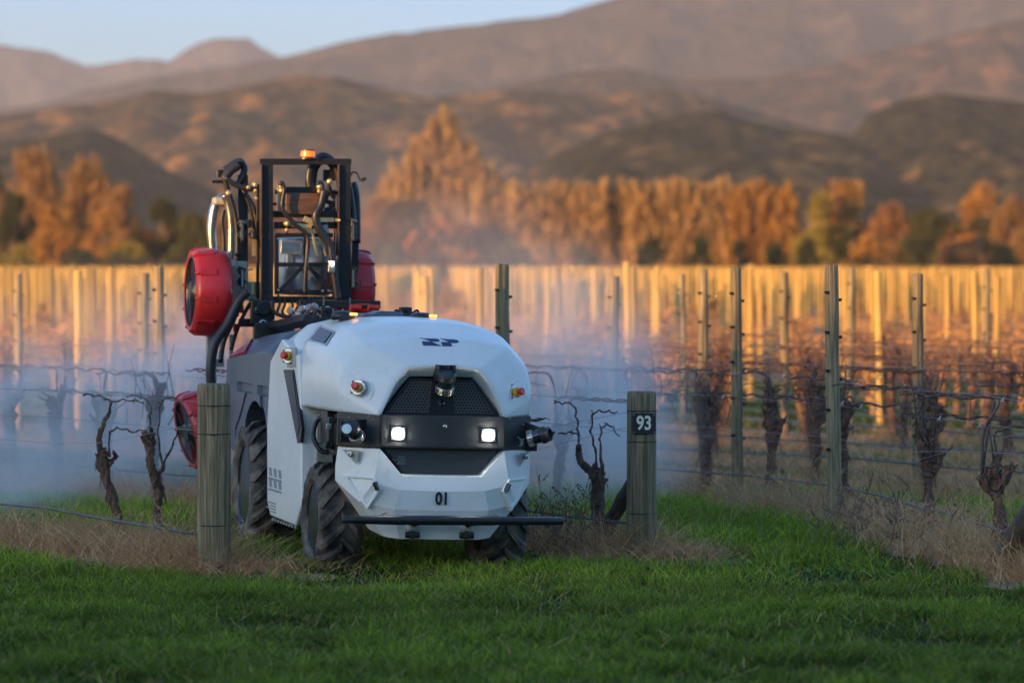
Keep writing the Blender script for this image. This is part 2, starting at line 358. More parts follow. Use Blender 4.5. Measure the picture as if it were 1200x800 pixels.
# the rise behind the camera that the low sun has sunk to: it throws the headland and the robot into shade
X = np.linspace(-900, 260, 90); Yh = np.linspace(-190, -60, 24)
YY, XX = np.meshgrid(Yh, X, indexing='ij')
SHADE_AT = 30.0; SHADE_H = 2.2
slope = math.tan(SUN_EL)/abs(math.cos(SUN_AZ)); HH = SHADE_H+(SHADE_AT+110)*slope
prof = np.exp(-((YY+110)/26)**2); ZZ = HH*prof*(1+(fbm(XX/40, YY/40, 3, 5)-.5)*.012)-.4
v = np.stack([XX.ravel(), YY.ravel(), ZZ.ravel()], 1); n = len(X)
J, I = np.meshgrid(np.arange(len(Yh)-1), np.arange(n-1), indexing='ij'); a = (J*n+I).ravel()
structure('hill', fast_mesh('hill', v, np.stack([a, a+1, a+n+1, a+n], 1)), hmat('near_hill_grass', (.05, .07, .03), (.09, .09, .04), (.16, .13, .07), 30))

# ------------------------------------------------------------ rows of the vineyard
TH = R(33); TH1 = R(8); RD = Vector((-math.sin(R(10)), math.cos(R(10)), 0)); TT = math.tan(TH); TT1 = math.tan(TH1)
def rowx(k, y):
    "x of row k at distance y; the rows right of post 93 bend towards their end posts"
    if k == -1: return -1.85-TT*(y-23.75)
    if k == 0: return .84-TT*(y-24.9)
    return 3.30+2.5*(k-1)-TT1*(np.minimum(y, 29)-22.9)-TT*np.maximum(y-29, 0)
def rowth(k, y): return TH1 if (k > 0 and y < 29) else TH
def rowpt(k, y, h=0): return Vector((float(rowx(k, y)), y, h))
START = {-1: 23.75, 0: 24.9, 1: 22.9}
def row_start(k): return START.get(k, 22.9)
def inview(x, y, mar=.6): return abs(x) < .1345*y+mar
# straw and bare soil strip under each row
m = mat('straw_litter', (.50, .33, .20), .95, col2=(.22, .145, .09), scale=9, detail=8, bump=1, bscale=30, spec=.1, contrast=(.3, .7), bdist=.03)
for k in range(-1, 60):
    mb = MB(); y0 = row_start(k)-.75; vs = []; ys = [y for y in np.arange(y0, 29, .2).tolist()+np.arange(29, 60, .3).tolist()+np.arange(60, 200, 6).tolist() if abs(rowx(k, y)) < .1345*y+9]
    if len(ys) < 2: continue
    for y in ys:
        c = rowpt(k, y); e = min(1, (y-y0)/.5)**.5
        fat = 1/math.cos(rowth(k, y))**1.3; wv = fat*(.46+.22*(fbm(np.array([y*1.3]), np.array([k*7.1]), 3)[0]-.5)*2)*e
        wu = fat*(.46+.22*(fbm(np.array([y*1.3]), np.array([k*9.7+50]), 3)[0]-.5)*2)*e
        vs += [c-Vector((wv+.02, 0, -.004)), c+Vector((wu+.02, 0, .004))]
    mb.add(vs, [(2*i, 2*i+1, 2*i+3, 2*i+2) for i in range(len(ys)-1)])
    structure('soil_strip', mb.mesh('soil_strip'), m)

# ------------------------------------------------------------ grass and straw
def blades(P, H, W, lean, curve, colA, colB, segs=2, yawbias=None, name='grass'):
    n = len(P); yaw = rng.uniform(0, 2*np.pi, n); d = np.stack([np.cos(yaw), np.sin(yaw)], 1)
    fy = rng.uniform(0, 2*np.pi, n); s = np.stack([np.cos(fy), np.sin(fy)], 1)
    ln = np.abs(rng.normal(lean, lean*.5, n)); cv = np.abs(rng.normal(curve, curve*.5, n))
    vs = []; K = segs+1
    for i in range(K):
        t = i/segs
        off = d*(ln*t+cv*t*t)[:, None]*H[:, None]
        z = H*(t-.28*cv*t*t)
        wd = W*(1-t**1.5)*.5+.0003
        c = np.concatenate([P[:, :2]+off, (P[:, 2]+z)[:, None]], 1)
        sd3 = np.concatenate([s*wd[:, None], np.zeros((n, 1))], 1)
        vs += [c-sd3, c+sd3]
    V = np.stack(vs, 1).reshape(-1, 3)
    b = (np.arange(n)*2*K)[:, None]
    F = np.concatenate([b+np.array([[2*i, 2*i+1, 2*i+3, 2*i+2]]) for i in range(segs)], 1).reshape(-1, 4)
    mixv = rng.uniform(0, 1, n)[:, None]**1.5; T = np.array(colA)*(1-mixv)+np.array(colB)*mixv
    T = T*rng.uniform(.75, 1.25, (n, 1)); T = np.repeat(T, 2*K, 0)
    return fast_mesh(name, V, F, T)
def strip_mask(x, y, wid=.55):
    """true where the straw strip of a row lies"""
    out = np.zeros(len(x), bool)
    for k in range(-1, 20):
        cx = rowx(k, y); ys = row_start(k)-.7
        e = np.sqrt(np.clip((y-ys)/.5, 0, 1))
        wv = wid*np.where((y > 29) | (k < 1), 1.25, 1)*(.8+.5*fbm(y*1.9, np.full_like(y, k*3.3), 3))*e
        out |= (np.abs(x-cx) < wv) & (y > ys)
    return out
def scatter(n, y0, y1, mar=.5):
    y = np.sqrt(rng.uniform(y0*y0, y1*y1, n)); x = rng.uniform(-1, 1, n)*(.1345*y+mar); return x, y
GA = (.034, .080, .010); GB = (.12, .19, .026)
def grass(n, y0, y1, h, wd, name, seed, colA=GA, colB=GB, inv=True, segs=2):
    x, y = scatter(n, y0, y1)
    den = fbm(x*1.1, y*1.1, 4, seed); k = (rng.uniform(0, 1, n) < np.clip((den-.25)*2.6, .18, 1)) & ~strip_mask(x, y, .42)
    x, y, den = x[k], y[k], den[k]; clump = fbm(x*5, y*5, 3, seed+3)
    H = h*(.45+.9*clump)*(.7+.8*(den-.3))*rng.uniform(.6, 1.3, len(x))
    me = blades(np.stack([x, y, np.zeros_like(x)], 1), H, wd*rng.uniform(.6, 1.3, len(x)), .25, .45, colA, colB, segs)
    # large tonal patches of the sward
    tn = np.repeat(.72+.75*(fbm(x*.8, y*1.4, 3, seed+8)), 2*(segs+1))
    a = me.color_attributes['tint']; c = np.empty(len(me.vertices)*4, np.float32); a.data.foreach_get('color', c)
    c = c.reshape(-1, 4); c[:, :3] *= tn[:, None]; a.data.foreach_set('color', c.ravel())
    o = link('grass', me, 'grass'); tag(o, name, 'grass', kind='stuff')
def sward(n, y0, y1, label, seed):
    """headland sward: height and density drift with the ground; shade towards the front is put into the colour"""
    x, y = scatter(n, y0, y1); den = fbm(x*1.1, y*1.1, 4, seed); tuft = fbm(x*4.2, y*3.4, 3, seed+3)
    k = (rng.uniform(0, 1, n) < np.clip((den-.22)*2.4+(tuft-.5)*1.6, .12, 1)) & ~strip_mask(x, y, .42)
    x, y, den, tuft = x[k], y[k], den[k], tuft[k]; t = np.clip((y-20.5)/4.5, 0, 1)
    lane = np.clip(1-np.abs(x-(1.75-.2*(y-24.9)))/.9, 0, 1)*(y > 23.5)*np.clip(y-23.5, 0, 1)
    H = (.070+.012*t+.06*lane+.05*(y > 26.5))*(.35+1.25*tuft)*(.75+.7*(den-.35))*rng.uniform(.45, 1.5, len(x))
    W = rng.uniform(.55, 1.5, len(x))*.0078
    a0, b0 = np.array([.046, .084, .008]), np.array([.165, .205, .018]); a1, b1 = np.array([.080, .135, .010]), np.array([.29, .34, .03])
    q = rng.uniform(0, 1, (len(x), 1))**1.6; tt = t[:, None]; C = (a0*(1-tt)+a1*tt)*(1-q)+(b0*(1-tt)+b1*tt)*q
    C *= 1.18*rng.uniform(.5, 1.55, (len(x), 1))*(.62+.95*fbm(x*.8, y*1.4, 3, seed+8))[:, None]*(.7+.6*tuft)[:, None]
    dry = rng.uniform(0, 1, len(x)) < .035; C[dry] = np.array([.42, .33, .15])*rng.uniform(.6, 1.1, (dry.sum(), 1))
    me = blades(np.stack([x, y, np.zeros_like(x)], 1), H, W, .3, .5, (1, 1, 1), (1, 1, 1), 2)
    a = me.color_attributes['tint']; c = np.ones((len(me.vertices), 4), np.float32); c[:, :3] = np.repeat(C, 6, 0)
    tip = np.tile(np.array([.55, .55, .95, .95, 1.35, 1.35]), len(x)); c[:, :3] *= tip[:, None]; a.data.foreach_set('color', c.ravel())  # roots darkened and tips lightened in the colour, as if tips catch the sky
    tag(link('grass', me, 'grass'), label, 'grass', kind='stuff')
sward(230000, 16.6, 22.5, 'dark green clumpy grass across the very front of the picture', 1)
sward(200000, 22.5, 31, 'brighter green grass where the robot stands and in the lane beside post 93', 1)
grass(90000, 31, 62, .13, .016, 'green grass strips between the vine rows further back', 5, (.06, .11, .018), (.15, .20, .036))
# broad-leaved weeds, brighter, in the lane right of the numbered post
def weeds():
    P = []; 
    for i in range(750):
        y = rng.uniform(23.2, 28.5); cx = 1.75-.2*(y-24.9); x = cx+rng.normal(0, .42)
        P.append((x, y))
    for i in range(90):
        y = rng.uniform(17, 24); P.append((rng.uniform(-.13*y, .13*y), y))
    V = []; F = []; T = []
    for x, y in P:
        nl = rng.integers(4, 9); s = rng.uniform(.018, .042) if y > 23 else rng.uniform(.015, .035)
        for j in range(nl):
            a = rng.uniform(0, 6.28); up = rng.uniform(.3, 1.1); d = np.array([np.cos(a), np.sin(a), up]); d /= np.linalg.norm(d)
            sd_ = np.array([-np.sin(a), np.cos(a), 0]); b = np.array([x, y, .02]); L_ = s*rng.uniform(.8, 1.5); wv = L_*.28
            k = len(V); V += [b, b+d*L_*.5-sd_*wv, b+d*L_*.5+sd_*wv, b+d*L_+np.array([0, 0, -.15*L_])]
            F.append((k, k+1, k+3, k+2)); c = np.array([.13, .26, .04])*rng.uniform(.6, 1.4); T += [c]*4
    o = link('weeds', fast_mesh('weeds', np.array(V), np.array(F), np.array(T)), 'grass')
    tag(o, 'low broad-leaved green weeds scattered through the grass', 'weeds', kind='stuff')
weeds()
# dead straw under the rows: matted litter plus upright tangles at posts and vines
def straw(name, centres, n, spread, h, lean, curve, label, colA=(.46, .24, .11), colB=(.82, .55, .29), wd=.0052, segs=4):
    c = np.array([(p[0], p[1]) for p in centres]); i = rng.integers(0, len(c), n)
    x = c[i, 0]+rng.normal(0, spread, n)*1.3; y = c[i, 1]+rng.normal(0, spread, n)
    H = h*rng.uniform(.35, 1.25, n)
    me = blades(np.stack([x, y, rng.uniform(0, .03, n)], 1), H, wd*rng.uniform(.6, 1.4, n), lean, curve, colA, colB, segs)
    o = link(name, me, 'straw'); tag(o, label, 'dry grass', kind='stuff')
lit = []
for k in range(-1, 8):
    for y in np.arange(row_start(k)+.12, 42, .22):
        p = rowpt(k, y)
        if inview(p.x, y, .3): lit += [(p.x, y)]*(3 if y < 32 else 1)
straw('straw', lit, 60000, .17, .075, 1.1, .5, 'matted dead straw lying along the vine rows')
tang = [rowpt(-1, 24.0)]*3+[rowpt(0, 25.1)]*3+[(p[0], p[1]) for p in lit[::3]]
straw('dry_grass', tang, 30000, .16, .29, .45, .9, 'tangled dead grass stalks standing round the posts and vine feet')

straw('straw_heap', [rowpt(-1, 23.72)]*2+[rowpt(0, 24.85)]*3+[(1.15, 24.75), (-1.5, 23.8), (-2.2, 23.75)], 2600, .16, .13, .9, .8, 'heaps of bright dead straw at the feet of the two end posts', wd=.006)
bits = [(x_, y_) for y_ in np.arange(17, 24.5, .25) for x_ in np.arange(-3.2, 3.3, .25)]
straw('fallen_straw', bits, 2600, .35, .05, 1.6, .4, 'scattered bits of dead straw lying in the headland grass', wd=.004, segs=2)
# ------------------------------------------------------------ posts
def post_mesh(r, h, seed, n=10, rough=.004):
    mb = MB(); rd = random.Random(seed); pts = []; rs = []
    K = 7
    for i in range(K):
        t = i/(K-1); pts.append((rd.uniform(-1, 1)*rough, rd.uniform(-1, 1)*rough, -.05+(h+.05)*t)); rs.append(r*(1.03-.08*t)+rd.uniform(-1, 1)*rough*.4)
    pts += [(pts[-1][0], pts[-1][1], h+.012), ]; rs += [r*.82]
    mb.tube(pts, rs, n); return mb
POSTM = {}
def clip_mesh():
    mb = MB(); mb.box((0, 0, 0), (.016, .03, .022)); mb.box((.012, 0, .004), (.014, .014, .014)); return mb.mesh('clip')
CLIP = clip_mesh()
nclip = 0
def post(p, h, r, m, label, clips=4, seed=0, group=None, lean=0):
    key = (round(r, 3), round(h, 2), seed % 5)
    if key not in POSTM: POSTM[key] = post_mesh(r, h, seed).mesh('vineyard_post')
    me = POSTM[key]
    if me.materials and me.materials[0] != M[m]: me = me.copy()
    o = link('vineyard_post', me, None, smooth=False)
    if not me.materials: me.materials.append(M[m])
    o.location = p; o.rotation_euler = (lean*.5, lean, random.uniform(-.4, .4)*0+TH)
    tag(o, label, 'vineyard post', group)
    rd = random.Random(seed*13+5)
    for i in range(clips):
        for s in (-1, 1):
            c = link('clip', CLIP, None, o) if CLIP.materials else link('clip', CLIP, 'clip', o)
            c.location = (s*(r+.004), -.015, h-.18-.28*i-(.05 if s > 0 else 0)-rd.uniform(0, .03)); c.rotation_euler = (0, 0, 0 if s > 0 else math.pi)
    return o
NEARP = [(590, 30.0, 311, .056, 'tall weathered post in the mist just right of the robot hood', 'post', 3),
 (718, 35.0, 325, .052, 'grey post standing behind the mist left of the numbered end post', 'post', 3),
 (824, 35.5, 317, .047, 'grey post right of the numbered end post, beside the small glowing spot', 'post', 4),
 (865, 30.6, 315, .047, 'slim post with dark clips whose full length down to the straw shows', 'post', 5),
 (921, 40.5, 320, .047, 'slimmer post standing between the two tallest posts on the right', 'post', 4),
 (978, 27.8, 312, .053, 'thickest tall grey-green post on the right, rising behind a knobbly vine head', 'post', 5),
 (1076, 31.6, 322, .049, 'straight square-topped grey-green post second from the right', 'post', 5),
 (188, 34.0, 313, .049, 'grey post with dark clips left of the red fan', 'post', 5),
 (168, 38.5, 321, .055, 'yellowish post standing directly left of the grey clipped post', 'post', 3),
 (498, 50.0, 325, .060, 'yellow post showing above the robot hood between hood and haze', 'postfar', 2),
 (1154, 45.0, 316, .052, 'pale golden post with small dark clips nearest the right edge', 'post', 5),
 (996, 46.0, 314, .045, 'pale post leaning behind the thickest tall post', 'post', 3),
 (800, 47.0, 322, .050, 'blurred golden post left of the glowing spot', 'post', 2),
 (22, 44.0, 322, .050, 'blurred golden post at the left edge above the mist', 'post', 3)]
for i, (px, z, ty, r, lab, m, c) in enumerate(NEARP):
    post(wpt(px, z), CAM_H-(ty-312)*z/FPX, r, m, lab, c, seed=i+3, group='vineyard posts', lean=random.uniform(-.012, .012))
spots = []
for k in range(-1, 118):
    ph = (k*3.7) % 7
    y = 44+ph
    while y < 440:
        p = rowpt(k, y)
        if inview(p.x, y, 1.2): spots.append((y+random.uniform(-.3, .3), p, k))
        y += 4.4 if y < 70 else 2.5
spots.sort(key=lambda s: s[0])
farpost = [post_mesh(.045, 1.8+.03*j, 50+j, 7).mesh('vineyard_post') for j in range(4)]
for q in farpost: q.materials.append(M['postfar'])
FARGRP = 'sunlit posts of the far rows'
for i, (y, p, k) in enumerate(spots[:270]):
    o = link('vineyard_post', farpost[i % 4], None); o.location = p+Vector((random.uniform(-.1, .1), 0, 0)); o.rotation_euler = (random.uniform(-.02, .02), random.uniform(-.02, .02), 0)
    o.scale = (1, 1, random.uniform(.95, 1.03))
    tag(o, 'blurred golden post lit by the low sun in the far vineyard rows', 'vineyard post', FARGRP)
mb = MB()
for (y, p, k) in spots[270:]:
    mb.cyl(p, p+Vector((0, 0, random.uniform(1.7, 1.88))), .066, 5)
tag(mb.build('vineyard_posts', 'postfar'), 'mass of distant golden posts merging below the tree line', 'vineyard posts', kind='stuff')

# ------------------------------------------------------------ vines (local Y runs along the row)
WIRE_H = (.87, 1.05)
def noisy_tube(mb, pts, rs, n, amp, seed, fr=9):
    b = len(mb.v); mb.tube(pts, rs, n)
    for i in range(b, len(mb.v)):
        v = Vector(mb.v[i]); d = mnoise.noise_vector(v*fr*3+Vector((seed, 0, 0)))*amp+mnoise.noise_vector(v*fr+Vector((0, seed, 0)))*amp*1.3
        mb.v[i] = tuple(v+d)
def cane(rd, start, side, wh, length, r=.0068):
    pts = []; s = Vector(start)
    top = Vector((rd.uniform(-.02, .02), s.y+side*rd.uniform(.02, .12), wh))
    mid = (s+top)/2+Vector((rd.uniform(-.05, .05), side*rd.uniform(-.06, .04), .05))
    pts = catmull([s, mid, top-Vector((0, side*.03, .02)), top+Vector((0, side*.07, .012))], 6)
    y0 = top.y+side*.07; nn = int(length/.03)
    for i in range(1, nn):
        a = i*.55+rd.uniform(0, .3); yy = y0+side*i*.03
        if abs(yy) > 1.1: break
        pts.append(Vector((math.cos(a)*.011, yy, wh+math.sin(a)*.011)))
    rs = [r*(1.25-.5*i/len(pts))*rd.uniform(.75, 1.35) for i in range(len(pts))]
    return pts, rs
def vine(name, base, seed_, h=.62, lean=(0, 0), r=.045, ncane=3, label='', group=None, big=1.0, wires=(0, 1), th=None):
    seed = seed_; rd = random.Random(seed)
    mb = MB(); K = 44; pts = []; rs = []
    for i in range(K):
        t = i/(K-1)
        pts.append(Vector((lean[0]*t+math.sin(t*5+seed)*.018, lean[1]*t+math.cos(t*4+seed*2)*.018, -.04+(h+.04)*t)))
        rs.append(r*(1.25-.45*min(1, t*3) if t < .33 else .8+.15*math.sin(t*11+seed))*rd.uniform(.9, 1.12))
    noisy_tube(mb, pts, rs, 16, .017, seed, 12)
    head = pts[-1]; arms = []
    for i in range(rd.randint(6, 9)):       # knuckled arms of old pruning wounds
        a = rd.uniform(0, 6.28); L = rd.uniform(.04, .11)*big
        d = Vector((math.cos(a)*.6, math.sin(a), rd.uniform(.3, 1.3))).normalized()
        s = pts[-1-rd.randint(0, 12)]
        e1 = s+d*L*.5; e2 = e1+(d+Vector((0, 0, .8))).normalized()*L*.6
        P_ = catmull([s, e1, e2, e2+(e2-e1)*.4], 4); noisy_tube(mb, P_, [r*(.85-.25*math.sin(q_/len(P_)*3.14))*rd.uniform(.85, 1.15) if q_ < len(P_)-2 else r*.4 for q_ in range(len(P_))], 10, .016, seed+i, 16)
        arms.append(e2)
        for j in range(rd.randint(1, 4)):   # spurs
            q = e2+Vector((rd.uniform(-1, 1), rd.uniform(-1, 1), rd.uniform(-.4, 1)))*.05*big
            mb.tube([e2, q, q+(q-e2)*.5+Vector((0, 0, .01))], [.012, .009, .006], 5)
    for i in range(10):                     # loose bark strips
        s = rd.choice(pts[2:]); a = rd.uniform(0, 6.28); o_ = Vector((math.cos(a), math.sin(a), 0))
        mb.tube([s+o_*r*.8, s+o_*r*1.25+Vector((0, 0, -.04)), s+o_*r*1.5+Vector((0, 0, -.10))], [.006, .004, .002], 4)
    root = empty(name, base, (0, 0, TH if th is None else th))
    tag(root, label, 'grapevine', group)
    link('trunk', mb.mesh('trunk'), 'bark', root)
    for i in range(ncane):
        s = rd.choice(arms); side = (-1, 1)[i % 2]; wh = WIRE_H[wires[i % len(wires)]]
        p, q = cane(rd, s, side, wh, rd.uniform(.7, 1.15)); c = MB(); c.tube(p, q, 5)
        if i == 0:
            for j in range(3):
                e = s+Vector((rd.uniform(-.1, .1), rd.uniform(-.15, .15), rd.uniform(.15, .4))); c.tube([s, (s+e)/2+Vector((.01, 0, 0)), e], [.005, .004, .002], 4)
        link('cane', c.mesh('cane'), 'cane', root, smooth=True)
    return root
G = 'pruned grapevines in rows'
def traced_vine(trunk, arms, canes, z, lab, seed):
    "a vine whose twisted limbs follow the photograph, grown at its own distance with its own depth"
    rd = random.Random(seed+90); b = wpt(trunk[0][0], z); root = empty('grapevine', b); tag(root, lab, 'grapevine', G)
    def q(p, dy): return Vector(((p[0]-600)/FPX*z-b.x, dy, CAM_H-(p[1]-312)*z/FPX))
    mb = MB(); P = catmull([q((trunk[0][0], trunk[0][1]+8), 0)]+[q(p, rd.uniform(-.03, .03)) for p in trunk], 8); n = len(P)
    noisy_tube(mb, P, [trunk[0][2]*(1.15-.3*min(1, 3*i/n)+.22*max(0, i/n-.7)*3)*rd.uniform(.88, 1.12) for i in range(n)], 16, .013, seed, 14)
    for k in range(7):
        s_ = P[-1-rd.randint(0, 7)]; d = Vector((rd.uniform(-1, 1), rd.uniform(-1, 1), rd.uniform(-.2, 1))).normalized(); noisy_tube(mb, [s_, s_+d*.04, s_+d*.065], [.022, .018, .008], 8, .008, seed+k, 18)
    for arm in arms:
        A = catmull([q(p, rd.uniform(-.05, .05)) for p in arm], 6); r0 = arm[0][2]; noisy_tube(mb, A, [r0*(1-.45*i/len(A))*rd.uniform(.85, 1.2) for i in range(len(A))], 10, .006, seed+3, 20)
    for k in range(12):
        s_ = rd.choice(P[4:]); a_ = rd.uniform(0, 6.28); o_ = Vector((math.cos(a_), math.sin(a_), 0))*trunk[0][2]; mb.tube([s_+o_*.8, s_+o_*1.2+Vector((0, 0, -.04)), s_+o_*1.4+Vector((0, 0, -.09))], [.005, .004, .002], 4)
    link('trunk', mb.mesh('trunk'), 'bark', root)
    for cn in canes:
        side = rd.choice((-1, 1)); L_ = len(cn); C_ = catmull([q(p, side*.10*i) for i, p in enumerate(cn)], 7); c = MB(); out = []
        for i, p in enumerate(C_): a_ = i*1.1; w_ = .007 if i > 6 else .002; out.append(p+Vector((w_*math.cos(a_), 0, w_*math.sin(a_))))
        c.tube(out, [.0078*(1-.4*i/len(out))*rd.uniform(.75, 1.35) for i in range(len(out))], 6)
        for k in range(5): s_ = rd.choice(out[2:]); c.tube([s_, s_+Vector((rd.uniform(-.02, .02), 0, rd.uniform(-.02, .03)))], [.006, .003], 4)
        link('cane', c.mesh('cane'), 'cane', root, smooth=True)
TRACED = {
 0: ([(146, 640, .040), (137, 600), (125, 565), (119, 540), (117, 530)], [[(120, 538, .022), (116, 518), (121, 498), (128, 483)], [(126, 545, .018), (134, 536), (133, 528)]],
     [[(128, 483), (133, 471), (150, 467), (172, 469)], [(128, 483), (126, 470), (110, 465), (92, 464)], [(128, 535), (130, 508), (142, 500), (160, 503), (178, 500)]]),
 1: ([(187, 632, .036), (184, 600), (186, 575), (177, 545), (175, 520), (172, 512)], [[(180, 560, .018), (190, 550), (192, 543)], [(175, 520, .016), (177, 508), (176, 500)]],
     [[(176, 512), (174, 492), (172, 475), (160, 467), (140, 466)], [(190, 545), (184, 515), (184, 480), (190, 468), (206, 470)], [(190, 545), (204, 520), (212, 502), (230, 500)]]),
 5: ([(704, 645, .050), (703, 615), (700, 588), (702, 565), (697, 552)], [[(699, 560, .030), (688, 548), (681, 542), (678, 528), (679, 522)], [(703, 562, .020), (706, 548), (704, 538)]],
     [[(679, 528), (678, 508), (676, 490), (672, 476), (658, 475), (650, 473)], [(700, 552), (697, 525), (692, 505), (695, 482), (708, 479), (720, 480)], [(705, 545), (704, 520), (706, 503), (716, 500), (727, 513)], [(676, 508), (668, 506), (655, 507)]])}
NV = [  # px of foot, distance, height, lean, radius, label
 (146, 26.1, .66, (-.17, .05), .038, 'leaning grapevine with forked top, second left of the plain end post'),
 (186, 26.8, .70, (-.06, .0), .036, 'upright slim grapevine with rough top nearest left of the plain end post'),
 (125, 31.3, .74, (-.03, .0), .060, 'stout grapevine veiled by mist behind the leaning forked one'),
 (66, 32.0, .76, (.0, .0), .050, 'misty grapevine left of the leaning forked one'),
 (18, 32.7, .74, (-.04, .0), .050, 'bluish grapevine nearest the left edge, deep in the mist'),
 (704, 25.8, .56, (-.10, .0), .050, 'knotted grapevine with three upright canes just left of the numbered end post'),
 (655, 30.2, .62, (.03, .0), .050, 'faint grapevine in the mist between robot and numbered end post'),
 (1182, 24.6, .62, (-.12, .05), .042, 'twisting grapevine behind the leaning brace at the right edge'),
 (1088, 26.6, .66, (-.02, .0), .046, 'grapevine with a thick bent knuckle head, next left of the leaning brace'),
 (990, 28.9, .80, (-.03, .0), .046, 'straight grapevine growing in front of the thickest tall post'),
 (903, 30.4, .80, (.02, .0), .052, 'stout grapevine with a shaggy head between the two clipped posts'),
 (827, 31.2, .82, (-.01, .0), .050, 'grapevine with spreading arms in front of the post beside the glowing spot')]
for i, (px, z, h, ln, r, lab) in enumerate(NV):
    if i in TRACED: traced_vine(*TRACED[i], z, lab, i); continue
    vine('grapevine', wpt(px, z), 11+i*7, h, ln, r, 4 if i > 6 else 3, lab, G, big=1.0 if i in (0, 1, 5) else 1.25)
protos = []; nv = len(NV)
vspots = []
for k in range(0, 150):
    y = {0: 26.6, 1: 31.9}.get(k, 27.0+(k*.83) % 1.3)
    while y < 440:
        p = rowpt(k, y)
        if inview(p.x, y, .9) and not (k == 0 and 30.8 < y < 33.2): vspots.append((y, p, k))
        y += 1.32 if y < 90 else 2.6
vspots.sort(key=lambda s: s[0])
ORD = ['', 'first', 'second', 'third', 'fourth', 'fifth', 'sixth', 'seventh', 'eighth', 'ninth', 'tenth', 'eleventh', 'twelfth', 'thirteenth', 'fourteenth', 'fifteenth']
isfar = lambda s: s[0] >= 46
mid = [s for s in vspots if not isfar(s)]; cnt = {}; mid.sort(key=lambda s: (s[2], s[0]))
for i, (y, p, k) in enumerate(mid):
    if len(protos) < 9:
        o = vine('grapevine', p, 200+i*3, random.uniform(.72, .84), (random.uniform(-.05, .05), 0), random.uniform(.045, .058), 4, 'x', G, big=1.4); protos.append(o)
    else:
        o = copy_tree(random.choice(protos)); o.location = p; o.rotation_euler = (0, 0, TH+(math.pi if random.random() < .5 else 0))
    o.scale = (1, 1, random.uniform(.93, 1.06))
    cnt[k] = cnt.get(k, 0)+1; n_ = cnt[k]
    row = {-1: 'the row behind the plain end post', 0: 'the row behind the numbered end post', 1: 'the row behind the leaning brace at the right'}.get(k, 'the %s row right of the leaning brace' % ORD[min(15, k-1)])
    o['label'] = 'knobbly grapevine, %s soft-focus one in %s' % (ORD[min(15, n_)], row.replace('the row', 'row', 1).replace('the ', '', 1) if k > 1 else row)
    o['group'] = G
rest = [s for s in vspots if isfar(s)]
def far_vine(seed, n=26):
    rd = random.Random(seed); mb = MB(); h = rd.uniform(.7, .85)
    mb.tube([(0, 0, 0), (rd.uniform(-.05, .05), 0, h*.5), (rd.uniform(-.08, .08), 0, h)], [.06, .045, .07], 5)
    for i in range(n):
        s = Vector((rd.uniform(-.1, .1), rd.uniform(-.3, .3), h*rd.uniform(.7, 1))); e = s+Vector((rd.uniform(-.28, .28), rd.uniform(-.5, .5), rd.uniform(-.1, .25)))
        mb.tube([s, e], [.014, .009], 3, cap=False)
    return mb
fv = []
for j in range(6):
    b = far_vine(j); me = b.mesh('grapevine'); me.materials.append(M['farvine']); fv.append((b, me))
nind = 300-len(mid)-nv-2
for i, (y, p, k) in enumerate(rest[:nind]):
    o = link('grapevine', fv[i % 6][1], None); o.location = p; o.rotation_euler = (0, 0, TH+random.choice((0, math.pi))); o.scale = (1, 1, random.uniform(.85, 1.15))
    tag(o, 'small russet grapevine glowing in the low sun in the far rows', 'grapevine', 'sunlit grapevines of the far rows')
V = []; F = []; off = 0
small = [(np.array(far_vine(30+j, 9).v), [f for f in far_vine(30+j, 9).f]) for j in range(4)]
mb = MB()
for i, (y, p, k) in enumerate(rest[nind:]):
    if y > 200 and i % 3: continue
    b, fs = small[i % 4]; mb.add([Vector(v)+p for v in b], fs)
tag(mb.build('grapevines', 'farvine'), 'mass of distant russet grapevines under the golden posts', 'grapevines', kind='stuff')

# ------------------------------------------------------------ end posts, brace posts, wires, irrigation tube, number plate
def strainer(p, r, h, label, seed, wraps):
    mb = MB(); rd = random.Random(seed); N = 28; vs = []; zs = [-.06, .02, .2, .45, .7, h-.16, h-.155, h-.05, h-.012, h, h+.002]
    prof = [1.06, 1.05, 1.02, 1.0, 1.0, .985, .99, 1.0, .97, .90, .01]
    for i, (z, q) in enumerate(zip(zs, prof)):
        for k in range(N):
            a = 2*math.pi*k/N; crack = -.006 if (k in (21, 9, 14) and q > .5) else 0
            rr = r*q*(1+.02*math.sin(3*a+seed)+.008*math.sin(7*a+z*3))+crack
            vs.append((rr*math.cos(a), rr*math.sin(a), z))
    mb.add(vs, [(i*N+k, i*N+(k+1) % N, (i+1)*N+(k+1) % N, (i+1)*N+k) for i in range(len(zs)-1) for k in range(N)])
    o = mb.build('end_post', 'post', smooth=True, bevel=0); o.location = p; tag(o, label, 'end post', 'thick end posts of the rows')
    for z in wraps:
        wb = MB(); wb.lathe([(r*1.02, z-.003), (r*1.035, z), (r*1.02, z+.003)], 28); wb.build('wire_wrap', 'clip', o)
    return o
E0 = wpt(250.5, 23.75); E1 = wpt(752, 24.9); E2 = wpt(1240, 22.9)
strainer(E0, .103, 1.175, 'thick green-stained end post with a plain face, left of the robot', 3, (1.04, .865, .30))
s93 = strainer(E1, .097, 1.09, 'thick end post carrying the black number plate 93', 5, (.965, .765, .30))
strainer(E2, .1, 1.1, 'thick end post just outside the right edge, top of the leaning brace', 8, (.9,))
def brace(a, b, r, label, seed):
    mb = MB(); pts = [Vector(a).lerp(Vector(b), i/9) for i in range(10)]
    noisy_tube(mb, pts, [r*(1+.06*math.sin(i*2.1+seed)) for i in range(10)], 12, .008, seed, 5)
    tag(mb.build('brace_post', 'postdark', smooth=True), label, 'brace post')
